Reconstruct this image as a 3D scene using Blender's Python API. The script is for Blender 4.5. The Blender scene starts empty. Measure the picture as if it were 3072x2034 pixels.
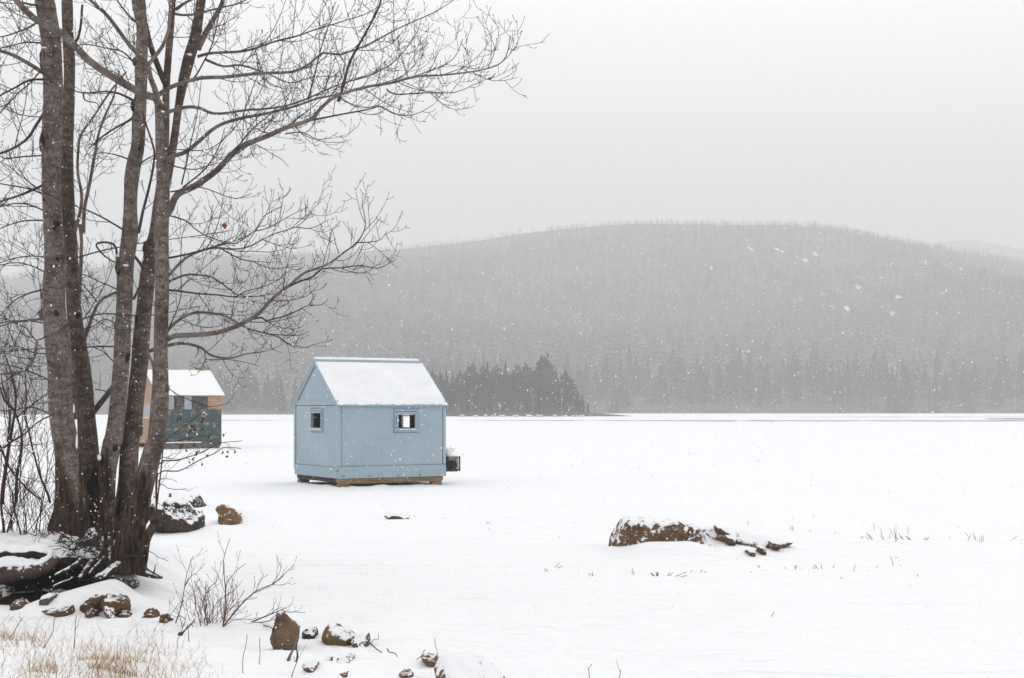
import bpy, bmesh, math, random
import numpy as np
from mathutils import Vector, noise as mnoise

random.seed(11)
rng = np.random.default_rng(11)
scene = bpy.context.scene
COL = scene.collection
R = math.radians

# ------------------------------------------------------------------ camera numbers (photo pixels, 3072 x 2034)
F, CX, HOR, EYE = 4267.0, 1536.0, 1226.0, 1.95


def at(px, py, Y):
    return np.array([(px - CX) / F * Y, Y, EYE - (py - HOR) / F * Y])


def crop(x0, y0, s):
    return lambda x, y: (x0 + x / s, y0 + y / s)


c1, c2, c3 = crop(0, 0, 2.24), crop(0, 700, 2.24), crop(0, 1334, 2.24)
c4, c5, c6 = crop(800, 1034, 3.365), crop(380, 1060, 4.612), crop(700, 1750, 2.631)
c7, c8 = crop(1600, 1400, 1.6087), crop(700, 0, 1.742)
cM, cT, cR, cB = crop(480, 600, 3.136), crop(0, 1100, 3.92), crop(0, 1480, 4.2375), crop(1750, 1520, 3.643)


def smooth(a, b, x):
    t = np.clip((x - a) / (b - a), 0, 1)
    return t * t * (3 - 2 * t)


# ------------------------------------------------------------------ mesh builder
class MB:
    def __init__(self):
        self.V, self.Q, self.T, self.n = [], [], [], 0

    def add(self, v, q=None, t=None):
        v = np.asarray(v, float).reshape(-1, 3)
        if q is not None and len(q):
            self.Q.append(np.asarray(q, int).reshape(-1, 4) + self.n)
        if t is not None and len(t):
            self.T.append(np.asarray(t, int).reshape(-1, 3) + self.n)
        self.V.append(v)
        self.n += len(v)

    def box(self, a, b, ch=0.0):
        x0, y0, z0 = a
        x1, y1, z1 = b
        v = [(x0, y0, z0), (x1, y0, z0), (x1, y1, z0), (x0, y1, z0), (x0, y0, z1), (x1, y0, z1), (x1, y1, z1), (x0, y1, z1)]
        self.add(v, [(0, 3, 2, 1), (4, 5, 6, 7), (0, 1, 5, 4), (1, 2, 6, 5), (2, 3, 7, 6), (3, 0, 4, 7)])

    def extr(self, poly, off):
        """prism: poly = list of 3-D points (planar, convex), off = 3-D offset"""
        p = np.asarray(poly, float)
        n = len(p)
        v = np.concatenate([p, p + np.asarray(off, float)])
        q = [(i, (i + 1) % n, n + (i + 1) % n, n + i) for i in range(n)]
        t = [(0, i + 1, i) for i in range(1, n - 1)] + [(n, n + i, n + i + 1) for i in range(1, n - 1)]
        self.add(v, q, t)

    def tube(self, P, r, sides=5, cap=False, lob=None):
        P = np.asarray(P, float)
        r = np.asarray(r, float)
        if cap:
            P = np.concatenate([P[:1], P, P[-1:]])
            r = np.concatenate([[0.0], r, [0.0]])
        n = len(P)
        T = np.gradient(P, axis=0)
        if cap:
            T[0], T[-1] = P[2] - P[1], P[-2] - P[-3]
            T[1] = T[0]
            T[-2] = T[-1]
        T /= np.linalg.norm(T, axis=1)[:, None] + 1e-12
        mt = T.mean(axis=0)
        ref = np.array([0, 1., 0]) if abs(mt[1]) < 0.75 * np.linalg.norm(mt) + 1e-9 else np.array([1., 0, 0])
        U = np.cross(T, ref)
        U /= np.linalg.norm(U, axis=1)[:, None] + 1e-12
        W = np.cross(T, U)
        a = np.linspace(0, 2 * math.pi, sides, endpoint=False)
        rr = r[:, None] * np.ones(sides)[None]
        if lob is not None:
            rr = rr * lob(np.arange(n)[:, None], a[None, :], P)
        v = P[:, None, :] + rr[:, :, None] * (np.cos(a)[None, :, None] * U[:, None, :] + np.sin(a)[None, :, None] * W[:, None, :])
        i = np.arange(n - 1)[:, None] * sides
        j = np.arange(sides)[None, :]
        k = (j + 1) % sides
        q = np.stack([i + j, i + k, i + sides + k, i + sides + j], -1).reshape(-1, 4)
        self.add(v.reshape(-1, 3), q)

    def blob(self, c, rad, n=6, m=8, jit=0.0):
        c = np.asarray(c, float)
        rad = np.asarray(rad, float) * np.ones(3)
        th = np.linspace(0, math.pi, n + 1)
        ph = np.linspace(0, 2 * math.pi, m, endpoint=False)
        d = np.stack([np.sin(th)[:, None] * np.cos(ph), np.sin(th)[:, None] * np.sin(ph), np.cos(th)[:, None] * np.ones(m)], -1)
        s = np.ones(d.shape[:2]) if not jit else 1 + jit * rng.uniform(-1, 1, d.shape[:2])
        s[0], s[-1] = s[0, 0], s[-1, 0]
        v = c + d * rad * s[..., None]
        i = np.arange(n)[:, None] * m
        j = np.arange(m)[None]
        k = (j + 1) % m
        q = np.stack([i + j, i + m + j, i + m + k, i + k], -1).reshape(-1, 4)
        self.add(v.reshape(-1, 3), q)

    def arrays(self):
        V = np.concatenate(self.V)
        Q = np.concatenate(self.Q) if self.Q else np.zeros((0, 4), int)
        T = np.concatenate(self.T) if self.T else np.zeros((0, 3), int)
        return V, Q, T

    def mesh(self, name, mat, origin=None, smooth_=True):
        V, Q, T = self.arrays()
        if origin is not None:
            V = V - np.asarray(origin, float)
        me = bpy.data.meshes.new(name)
        me.vertices.add(len(V))
        me.vertices.foreach_set('co', V.astype(np.float32).ravel())
        me.loops.add(4 * len(Q) + 3 * len(T))
        me.loops.foreach_set('vertex_index', np.concatenate([Q.ravel(), T.ravel()]).astype(np.int32))
        me.polygons.add(len(Q) + len(T))
        tot = np.concatenate([np.full(len(Q), 4), np.full(len(T), 3)]).astype(np.int32)
        st = np.concatenate([[0], np.cumsum(tot)[:-1]]).astype(np.int32)
        me.polygons.foreach_set('loop_start', st)
        me.polygons.foreach_set('loop_total', tot)
        me.polygons.foreach_set('use_smooth', np.full(len(tot), bool(smooth_)))
        me.materials.append(mat)
        if getattr(self, 'second', None):
            k0, m2 = self.second
            me.materials.append(m2)
            me.polygons.foreach_set('material_index', (np.arange(len(tot)) >= k0).astype(np.int32))
        me.update(calc_edges=True)
        me.validate()
        return me

    def build(self, name, mat, parent=None, origin=None, smooth_=True):
        """parent: verts are in the parent's own space minus origin; else origin is the object's place"""
        me = self.mesh(name, mat, origin, smooth_)
        o = bpy.data.objects.new(name, me)
        COL.objects.link(o)
        if parent is not None:
            o.parent = parent
        elif origin is not None:
            o.location = tuple(float(x) for x in origin)
        return o


def tag(o, label=None, cat=None, group=None, kind=None):
    if label:
        assert 4 <= len(label.split()) <= 16, (len(label.split()), label)
        o['label'] = label
    if cat:
        o['category'] = cat
    if group:
        o['group'] = group
    if kind:
        o['kind'] = kind
    return o


def empty(name, loc, rz=0.0):
    o = bpy.data.objects.new(name, None)
    COL.objects.link(o)
    o.location = tuple(float(x) for x in loc)
    o.rotation_euler = (0, 0, rz)
    o.empty_display_size = 0.2
    return o


# ------------------------------------------------------------------ materials
class NT:
    def __init__(self, name):
        self.m = bpy.data.materials.new(name)
        self.m.use_nodes = True
        self.t = self.m.node_tree
        self.b = self.t.nodes['Principled BSDF']
        self.tc = self.t.nodes.new('ShaderNodeTexCoord')

    def link(self, a, b):
        self.t.links.new(a, b)

    def new(self, ty, **kw):
        n = self.t.nodes.new('ShaderNode' + ty)
        for k, v in kw.items():
            if k.startswith('i_'):
                n.inputs[k[2:].replace('_', ' ')].default_value = v
            else:
                setattr(n, k, v)
        return n

    def noise(self, scale, detail=4, rough=0.55, stretch=None, coord='Object', dist=0.0):
        src = self.tc.outputs[coord]
        if coord == 'World':
            pass
        if stretch:
            mp = self.new('Mapping')
            mp.inputs['Scale'].default_value = stretch
            self.link(src, mp.inputs['Vector'])
            src = mp.outputs[0]
        n = self.new('TexNoise')
        n.inputs['Scale'].default_value = scale
        n.inputs['Detail'].default_value = detail
        n.inputs['Roughness'].default_value = rough
        n.inputs['Distortion'].default_value = dist
        self.link(src, n.inputs['Vector'])
        return n.outputs['Fac']

    def ramp(self, fac, a, b, ca=(0, 0, 0), cb=(1, 1, 1)):
        r = self.new('ValToRGB')
        e = r.color_ramp.elements
        e[0].position, e[1].position = a, b
        e[0].color, e[1].color = (*ca, 1), (*cb, 1)
        self.link(fac, r.inputs[0])
        return r.outputs[0]

    def mix(self, fac, a, b, mode='MIX'):
        n = self.new('MixRGB', blend_type=mode)
        for s, i in ((fac, 0), (a, 1), (b, 2)):
            if isinstance(s, (int, float)):
                n.inputs[i].default_value = s
            elif isinstance(s, tuple):
                n.inputs[i].default_value = (*s, 1)
            else:
                self.link(s, n.inputs[i])
        return n.outputs[0]

    def math(self, op, a, b=0.0, clamp=False):
        n = self.new('Math', operation=op, use_clamp=clamp)
        for s, i in ((a, 0), (b, 1)):
            if isinstance(s, (int, float)):
                n.inputs[i].default_value = s
            else:
                self.link(s, n.inputs[i])
        return n.outputs[0]

    def normal_z(self):
        g = self.new('NewGeometry')
        s = self.new('SeparateXYZ')
        self.link(g.outputs['Normal'], s.inputs[0])
        return s.outputs[2]

    def pos(self):
        g = self.new('NewGeometry')
        s = self.new('SeparateXYZ')
        self.link(g.outputs['Position'], s.inputs[0])
        return s.outputs

    def bump(self, h, strength=0.4, dist=0.01, prev=None):
        b = self.new('Bump')
        b.inputs['Strength'].default_value = strength
        b.inputs['Distance'].default_value = dist
        self.link(h, b.inputs['Height'])
        if prev is not None:
            self.link(prev, b.inputs['Normal'])
        return b.outputs[0]

    def done(self, color=None, rough=0.8, normal=None, spec=0.3):
        if color is not None:
            if isinstance(color, tuple):
                self.b.inputs['Base Color'].default_value = (*color, 1)
            else:
                self.link(color, self.b.inputs['Base Color'])
        if isinstance(rough, (int, float)):
            self.b.inputs['Roughness'].default_value = rough
        else:
            self.link(rough, self.b.inputs['Roughness'])
        self.b.inputs['Specular IOR Level'].default_value = spec
        if normal is not None:
            self.link(normal, self.b.inputs['Normal'])
        return self.m


SNOWC = (0.87, 0.875, 0.888)


def plain(name, ca, cb, scale=6, stretch=None, rough=0.8, bs=0.3, bd=0.005, lo=0.35, hi=0.65, spec=0.25, detail=5):
    n = NT(name)
    f = n.noise(scale, detail, 0.6, stretch)
    f2 = n.noise(scale * 7, 4, 0.6, stretch)
    c = n.ramp(f, lo, hi, ca, cb)
    return n.done(c, rough, n.bump(f2, bs, bd), spec)


def make_snow():
    n = NT('snow')
    nz = n.normal_z()
    f = n.noise(1.3, 6, 0.6, (0.6, 1.6, 1))
    f2 = n.noise(16, 5, 0.65)
    f3 = n.noise(140, 3, 0.6)
    nor = n.bump(f, 0.6, 0.08)
    nor = n.bump(n.noise(0.35, 6, 0.62, (0.35, 1.7, 1)), 1.0, 0.45, nor)
    nor = n.bump(f2, 0.35, 0.012, nor)
    nor = n.bump(f3, 0.25, 0.003, nor)
    # bare earth where the bank is too steep to hold snow
    e = n.math('ADD', nz, n.math('MULTIPLY', n.math('SUBTRACT', n.noise(7, 5, 0.65), 0.5), 0.35))
    ef = n.ramp(e, 0.56, 0.66)
    earth = n.ramp(n.noise(9, 5, 0.7), 0.3, 0.7, (0.006, 0.004, 0.003), (0.026, 0.017, 0.012))  # earth colour darkened to near black to deepen the undercut's shade
    c = n.mix(ef, earth, SNOWC)
    return n.done(c, 0.75, nor, 0.25)


def make_snowcap():
    n = NT('settled_snow')
    nor = n.bump(n.noise(9, 6, 0.65), 0.5, 0.03)
    nor = n.bump(n.noise(70, 4, 0.6), 0.4, 0.006, nor)
    return n.done(SNOWC, 0.8, nor, 0.2)


def rock_mat(name, ca, cb, bias, nw=0.5, cc=(0.03, 0.025, 0.022), fine=10.0):
    """rock that carries snow where it faces up; bias moves the snow line, nw how ragged it is"""
    n = NT(name)
    nz = n.normal_z()
    g1 = n.noise(5, 6, 0.65)
    g2 = n.noise(60, 5, 0.7)
    g3 = n.noise(2.2, 4, 0.6)
    c = n.ramp(g1, 0.34, 0.66, ca, cb)
    c = n.mix(n.ramp(g2, 0.35, 0.55), n.mix(0.55, c, cc), c)
    c = n.mix(n.ramp(g3, 0.52, 0.68), c, n.mix(0.5, c, cc))
    sn = n.noise(fine, 6, 0.68)
    sn = n.ramp(sn, 0.33, 0.67)
    s = n.math('ADD', nz, n.math('MULTIPLY', n.math('SUBTRACT', sn, 0.5), nw * 2))
    s = n.ramp(s, bias - 0.05, bias + 0.05)
    col = n.mix(s, c, SNOWC)
    nor = n.bump(g1, 0.7, 0.05)
    nor = n.bump(g2, 0.6, 0.012, nor)
    nor = n.bump(s, 0.6, 0.012, nor)
    return n.done(col, 0.85, nor, 0.25)


def bark_mat(name, light, dark, base, zline):
    n = NT(name)
    fine = n.noise(42, 6, 0.7, (1, 1, 0.7))
    band = n.noise(11, 6, 0.68, (0.6, 0.6, 1.5), dist=0.6)
    lich = n.noise(20, 5, 0.62)
    big = n.noise(1.9, 5, 0.65, (1.5, 1.5, 0.6))
    c = n.ramp(band, 0.38, 0.62, dark, light)
    c = n.mix(n.ramp(fine, 0.40, 0.56), n.mix(0.6, c, tuple(x * 0.35 for x in dark)), c)
    c = n.mix(n.ramp(lich, 0.56, 0.64), c, n.mix(0.35, c, (0.32, 0.285, 0.26)))
    c = n.mix(n.ramp(big, 0.50, 0.66), c, n.mix(0.7, c, base))
    # old furrowed bark on the lower trunk, with a ragged upper edge
    z = n.pos()[2]
    zz = n.math('ADD', z, n.math('MULTIPLY', n.math('SUBTRACT', n.noise(2.5, 5, 0.65, (2, 2, 0.7)), 0.5), 2.6))
    old = n.ramp(n.math('DIVIDE', zz, 6.0), zline / 6 - 0.02, zline / 6 + 0.03)
    fur = n.noise(19, 6, 0.72, (1.4, 1.4, 0.16))
    oc = n.ramp(fur, 0.42, 0.60, tuple(x * 0.2 for x in base), tuple(x * 1.9 for x in base))
    c = n.mix(old, oc, c)
    nor = n.bump(fur, 0.6, 0.035)
    nor = n.bump(fine, 0.8, 0.014, nor)
    nor = n.bump(band, 0.5, 0.014, nor)
    return n.done(c, 0.85, nor, 0.2)


def emis_free(name, col, rough=0.9):
    return plain(name, tuple(x * 0.75 for x in col), tuple(min(1, x * 1.25) for x in col), 0.35, None, rough, 0.0)


M = {}
M['snow'] = make_snow()
M['cap'] = make_snowcap()


def thin_snow():
    n = NT('thin_roof_snow')
    c = n.ramp(n.noise(2.2, 6, 0.65, (0.7, 1, 1)), 0.35, 0.7, (0.76, 0.775, 0.80), (0.86, 0.868, 0.885))
    nor = n.bump(n.noise(16, 6, 0.65), 0.4, 0.012)
    return n.done(c, 0.8, nor, 0.2)


M['thin'] = thin_snow()
M['earth'] = plain('shade_black_earth', (0.004, 0.003, 0.002), (0.02, 0.013, 0.009), 9, None, 0.9, 0.6, 0.02)  # bare earth, coloured near black to hold the shade under the bank
M['bark'] = bark_mat('maple_bark', (0.27, 0.225, 0.203), (0.105, 0.078, 0.066), (0.045, 0.027, 0.018), 1.25)
M['bark_brown'] = bark_mat('brown_maple_bark', (0.205, 0.158, 0.132), (0.082, 0.055, 0.043), (0.04, 0.024, 0.016), 1.05)
M['limb'] = plain('limb_bark', (0.07, 0.05, 0.041), (0.205, 0.168, 0.148), 7, (1, 1, 1), 0.85, 0.5, 0.006)
M['twiglet'] = plain('maple_twig', (0.030, 0.020, 0.017), (0.062, 0.043, 0.036), 9, None, 0.85, 0.2, 0.002)
M['limb_dark'] = plain('dark_limb_bark', (0.036, 0.025, 0.02), (0.085, 0.064, 0.054), 7, None, 0.85, 0.5, 0.006)
M['twig'] = plain('thicket_bark', (0.034, 0.014, 0.012), (0.085, 0.042, 0.036), 9, None, 0.85, 0.3, 0.003)
M['redtwig'] = plain('red_stem_bark', (0.075, 0.024, 0.018), (0.15, 0.058, 0.042), 9, None, 0.7, 0.2, 0.002)
M['scar'] = plain('scar_wood', (0.006, 0.004, 0.003), (0.035, 0.023, 0.017), 30, None, 0.95, 0.8, 0.01)
M['wood_dead'] = rock_mat('rotting_wood', (0.028, 0.018, 0.013), (0.115, 0.083, 0.064), 0.66, 0.45, fine=10)
M['straw'] = plain('dry_straw', (0.22, 0.12, 0.042), (0.44, 0.275, 0.115), 3, None, 0.8, 0.0)
M['reed'] = plain('dead_reed', (0.10, 0.07, 0.05), (0.24, 0.18, 0.13), 5, None, 0.8, 0.0)
M['leaf'] = plain('dead_leaf', (0.16, 0.03, 0.015), (0.25, 0.06, 0.02), 30, None, 0.7, 0.2)
M['cone'] = plain('alder_cone', (0.015, 0.01, 0.008), (0.04, 0.026, 0.02), 80, None, 0.9, 0.5)
M['paint'] = None
M['spruce'] = plain('spruce_needles', (0.012, 0.019, 0.014), (0.036, 0.044, 0.028), 0.5, None, 0.9, 0.0)
M['pine'] = plain('pine_needles', (0.026, 0.034, 0.014), (0.078, 0.08, 0.034), 0.4, None, 0.9, 0.0)
M['hardwood'] = plain('bare_hardwood', (0.085, 0.07, 0.067), (0.165, 0.138, 0.132), 0.4, None, 0.9, 0.0)
M['birch'] = plain('birch_bark', (0.22, 0.2, 0.18), (0.36, 0.34, 0.32), 2, None, 0.8, 0.0)
M['hill'] = plain('forest_floor', (0.07, 0.063, 0.06), (0.16, 0.148, 0.142), 0.012, None, 0.95, 0.0)
M['ice'] = plain('windswept_ice', (0.17, 0.175, 0.185), (0.30, 0.305, 0.315), 0.06, (0.3, 1, 1), 0.45, 0.0)
def flake_mat():
    n = NT('snowflake')
    tr = n.new('BsdfTranslucent')
    tr.inputs['Color'].default_value = (1, 1, 1, 1)
    n.b.inputs['Base Color'].default_value = (0.97, 0.97, 0.98, 1)
    n.b.inputs['Roughness'].default_value = 0.9
    mx_ = n.new('MixShader')
    mx_.inputs[0].default_value = 0.5
    n.link(n.b.outputs[0], mx_.inputs[1])
    n.link(tr.outputs[0], mx_.inputs[2])
    n.link(mx_.outputs[0], n.t.nodes['Material Output'].inputs['Surface'])
    return n.m


M['flake'] = flake_mat()
M['interior'] = plain('bare_interior_boards', (0.07, 0.05, 0.035), (0.13, 0.10, 0.075), 3, (1, 1, 6), 0.9, 0.2)
M['beam'] = plain('raw_beam', (0.13, 0.085, 0.045), (0.30, 0.21, 0.125), 2.2, (0.5, 6, 6), 0.85, 0.4, 0.004)
M['beam_dark'] = plain('dark_beam_and_seam_shade', (0.025, 0.015, 0.012), (0.075, 0.045, 0.035), 3, (1, 1, 5), 0.8, 0.4)  # dark timber; also colours the strips that imitate shade in board gaps
M['plywood'] = plain('plywood', (0.30, 0.185, 0.105), (0.48, 0.32, 0.20), 2.5, (1, 1, 7), 0.8, 0.2)
M['plast'] = plain('black_plastic', (0.010, 0.010, 0.011), (0.02, 0.02, 0.021), 20, None, 0.5, 0.1)
M['rag'] = plain('old_tarp_scrap', (0.16, 0.14, 0.085), (0.42, 0.38, 0.28), 14, None, 0.9, 0.6, 0.02)
M['white'] = plain('white_trim', (0.68, 0.68, 0.66), (0.8, 0.8, 0.78), 6, None, 0.6, 0.1)
M['metal'] = plain('roof_edge', (0.3, 0.19, 0.12), (0.45, 0.32, 0.22), 5, None, 0.7, 0.2)


def paint_mat():
    n = NT('blue_paint')
    a = n.noise(1.1, 5, 0.6)
    b = n.noise(3, 5, 0.65, (5, 5, 0.4))
    d = n.noise(45, 4, 0.6, (1, 1, 0.25))
    c = n.ramp(a, 0.3, 0.7, (0.265, 0.36, 0.428), (0.31, 0.412, 0.482))
    c = n.mix(n.ramp(b, 0.55, 0.75), c, (0.35, 0.425, 0.465))
    w = n.noise(28, 5, 0.7)
    c = n.mix(n.ramp(w, 0.70, 0.76), c, (0.16, 0.2, 0.235))
    st_ = n.noise(6, 6, 0.7, (3.2, 3.2, 0.22))
    c = n.mix(n.ramp(st_, 0.54, 0.72), c, n.mix(0.3, c, (0.17, 0.2, 0.21)))
    fd = n.noise(0.8, 4, 0.6)
    c = n.mix(n.ramp(fd, 0.4, 0.7), c, n.mix(0.35, c, (0.40, 0.46, 0.49)))
    return n.done(c, 0.6, n.bump(d, 0.35, 0.003), 0.35)


def teal_mat():
    n = NT('peeling_teal_paint')
    a = n.noise(2.4, 6, 0.7, (1, 1, 1.5))
    b = n.noise(30, 5, 0.7)
    c = n.ramp(b, 0.35, 0.7, (0.024, 0.05, 0.056), (0.062, 0.10, 0.105))
    peel = n.ramp(a, 0.54, 0.585)
    wood = n.ramp(b, 0.35, 0.65, (0.14, 0.09, 0.06), (0.34, 0.23, 0.14))
    return n.done(n.mix(peel, c, wood), 0.75, n.bump(peel, 0.4, 0.003))


def glass_mat():
    n = NT('old_window_pane')
    f = n.noise(7, 5, 0.6)
    m = n.done(n.ramp(f, 0.4, 0.7, (0.025, 0.025, 0.03), (0.10, 0.095, 0.10)), 0.16, None, 0.5)
    return m


M['paint'] = paint_mat()
M['teal'] = teal_mat()
M['glass'] = glass_mat()
M['plexi'] = plain('grey_plastic_sheet', (0.28, 0.30, 0.335), (0.37, 0.39, 0.42), 6, None, 0.35, 0.05)
M['greytop'] = rock_mat('grey_brown_stone', (0.08, 0.065, 0.055), (0.2, 0.16, 0.13), 0.66, 0.2)
M['tan'] = rock_mat('tan_granite', (0.085, 0.05, 0.027), (0.25, 0.16, 0.093), 0.88, 0.10)
M['tan_snowy'] = rock_mat('snowy_tan_granite', (0.085, 0.057, 0.042), (0.22, 0.15, 0.105), 0.42, 0.34)
M['rust'] = rock_mat('rusty_granite', (0.065, 0.032, 0.014), (0.20, 0.102, 0.045), 0.88, 0.14)
M['boulder'] = rock_mat('brown_boulder', (0.08, 0.041, 0.019), (0.25, 0.137, 0.06), 0.47, 0.78, fine=11)
M['ledge'] = rock_mat('snow_plastered_ledge', (0.075, 0.043, 0.025), (0.22, 0.13, 0.07), 0.30, 0.66, fine=8)
M['rootsnow'] = rock_mat('snow_dusted_root', (0.02, 0.013, 0.01), (0.07, 0.048, 0.038), 0.62, 0.55, fine=12)
M['dark'] = rock_mat('dark_wet_rock', (0.022, 0.015, 0.012), (0.075, 0.05, 0.038), 0.66, 0.42, fine=7)
M['ochre'] = rock_mat('ochre_rock', (0.12, 0.07, 0.026), (0.29, 0.175, 0.07), 0.72, 0.22)

# ------------------------------------------------------------------ ground
SHORE = [(-60, 24), (-8.0, 14.0), (-4.6, 12.9), (-2.75, 11.9), (-1.45, 10.9), (-0.6, 10.0), (0.3, 9.45), (1.6, 9.25), (4, 9.0), (9, 8.2), (60, 0)]


def hashn(x, y, z=0.0):
    return mnoise.noise((x, y, z))


def seg_sd(X, Yv):
    best = np.full(X.shape, 1e9)
    for (ax, ay), (bx, by) in zip(SHORE[:-1], SHORE[1:]):
        dx, dy = bx - ax, by - ay
        t = np.clip(((X - ax) * dx + (Yv - ay) * dy) / (dx * dx + dy * dy), 0, 1)
        d = np.hypot(X - ax - t * dx, Yv - ay - t * dy)
        best = np.minimum(best, d)
    sx = [p[0] for p in SHORE]
    sy = [p[1] for p in SHORE]
    return np.where(Yv < np.interp(X, sx, sy), best, -best)


def ridge(X, Yv, p0, p1, h0, h1, w):
    dx, dy = p1[0] - p0[0], p1[1] - p0[1]
    t = np.clip(((X - p0[0]) * dx + (Yv - p0[1]) * dy) / (dx * dx + dy * dy), 0, 1)
    d = np.hypot(X - p0[0] - t * dx, Yv - p0[1] - t * dy)
    return (h0 + (h1 - h0) * t) * np.exp(-(d / w) ** 2)


def wxy(px, py, z=0.0):
    Y = (EYE - z) * F / (py - HOR)
    return ((px - CX) / F * Y, Y)


def base_ground(X, Yv):
    X = np.asarray(X, float)
    Yv = np.asarray(Yv, float)
    s = seg_sd(X, Yv)
    z = 0.24 * smooth(0.0, 3.2, s) + 0.20 * smooth(1.0, 5.0, s) + 0.09 * smooth(-0.35, 0.35, s)
    # the bank the tree stands on: steep face towards the camera
    jx = 0.10 * np.sin(X * 5.1) + 0.07 * np.sin(X * 11.3 + 1)
    front = 14.86 + jx - 0.30 * smooth(-4.5, -3.8, X)
    top = 0.50 * smooth(-3.35, -4.9, X) + 0.06
    top = top * smooth(-3.2, -3.75, X)
    m = smooth(front - 0.10, front + 0.12, Yv) * (1 - smooth(16.2, 19.0, Yv))
    z = np.maximum(z, top * m * (0.92 + 0.14 * smooth(14.8, 15.6, Yv)))
    # wind drifts
    z = z + ridge(X, Yv, (-3.98, 14.15), (-4.40, 13.65), 0.24, 0.13, 0.26)
    z = z + ridge(X, Yv, wxy(430, 1770), wxy(560, 1790), 0.14, 0.05, 0.45)
    z = z + ridge(X, Yv, (2.55, 20.0), (4.05, 20.3), 0.32, 0.0, 0.46)
    z = z + ridge(X, Yv, (1.45, 19.3), (3.0, 19.2), 0.07, 0.09, 0.38)
    z = z + ridge(X, Yv, (-4.62, 24.55), (-3.75, 24.6), 0.26, 0.0, 0.36)
    z = z + ridge(X, Yv, (-4.75, 22.6), (-4.1, 22.6), 0.10, 0.08, 0.5)
    z = z + ridge(X, Yv, (-1.4, 9.85), (-0.85, 9.75), 0.07, 0.06, 0.28)
    z = z + ridge(X, Yv, (0.75, 9.75), (1.6, 9.45), 0.12, 0.10, 0.26)
    z = z + ridge(X, Yv, (1.75, 9.7), (2.3, 9.6), 0.10, 0.10, 0.22)
    z = z + ridge(X, Yv, (1.85, 18.98), (2.35, 18.98), 0.12, 0.13, 0.26)
    # snow blown against the blue hut
    z = z + ridge(X, Yv, (-7.2, 35.2), (-5.4, 35.0), 0.05, 0.03, 0.5)
    return z


def ground_z(x, y):
    z = float(base_ground(np.array([x]), np.array([y]))[0])
    return z + gnoise(x, y)


def gnoise(x, y):
    near = max(0.0, min(1.0, (60 - y) / 30))
    s = 0.018 * near * mnoise.fractal((x * 0.9, y * 1.4, 3.1), 1.0, 2.1, 5)
    s += 0.045 * mnoise.fractal((x * 0.13, y * 0.33, 8.0), 1.0, 2.0, 3) * max(0.0, min(1.0, (400 - y) / 300))
    if y < 14.5 and x < 2.5:             # hummocks and trampled snow along the shore
        s += 0.034 * mnoise.fractal((x * 2.1, y * 2.7, 5.0), 0.9, 2.1, 5) * min(1.0, (14.5 - y) / 1.5) * min(1.0, (2.5 - x) / 1.5)
    if 31 < y < 40 and -13 < x < 3:      # trampled snow round the hut
        w = math.exp(-((x + 4.6) / 3.6) ** 2 - ((y - 35.0) / 2.2) ** 2)
        s += w * (0.05 * max(0, mnoise.fractal((x * 2.3, y * 2.0, 1.0), 0.8, 2.1, 4)) - 0.05 * max(0.0, 0.3 - mnoise.voronoi((x * 2.2, y * 1.5, 0))[0][0]) / 0.3)
    return s


def ground_hit(px, py, lo=7.0, hi=60.0):
    """where the line of sight through a photo pixel meets the modelled ground"""
    Y = np.linspace(lo, hi, 2200)
    X = (px - CX) / F * Y
    zr = EYE - (py - HOR) / F * Y
    d = zr - base_ground(X, Y)
    k = int(np.argmax(d <= 0)) if (d <= 0).any() else len(Y) - 1
    lo_, hi_ = Y[max(k - 1, 0)], Y[k]
    for _ in range(12):
        m = (lo_ + hi_) / 2
        x = (px - CX) / F * m
        if EYE - (py - HOR) / F * m - ground_z(x, m) > 0:
            lo_ = m
        else:
            hi_ = m
    return hi_


def axis(lo, fine0, fine1, hi, step, g):
    a = list(np.arange(fine0, fine1 + 1e-6, step))
    s, v = step, a[-1]
    while v < hi:
        s *= g
        v += s
        a.append(v)
    s, v, pre = step, a[0], []
    while v > lo:
        s *= g
        v -= s
        pre.append(v)
    return np.array(pre[::-1] + a)


gx = axis(-5200, -6.6, 4.6, 5200, 0.05, 1.14)
gy = axis(-60, 7.5, 20.5, 5600, 0.05, 1.06)
gy = np.concatenate([gy[gy < 32.0], np.arange(32.2, 38.6, 0.11), gy[gy > 38.9]])
GX, GY = np.meshgrid(gx, gy)
GZ = base_ground(GX, GY)
for j in range(len(gy)):
    if gy[j] > 420:
        continue
    for i in range(len(gx)):
        if abs(gx[i]) < 200:
            GZ[j, i] += gnoise(gx[i], gy[j])
GZ = np.where(GY > 640, -1.0, GZ)
g = MB()
nx, ny = len(gx), len(gy)
ii = np.arange(ny - 1)[:, None] * nx + np.arange(nx - 1)[None]
g.add(np.stack([GX, GY, GZ], -1).reshape(-1, 3), np.stack([ii, ii + 1, ii + nx + 1, ii + nx], -1).reshape(-1, 4))
tag(g.build('snow_ground', M['snow']), kind='structure')

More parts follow.
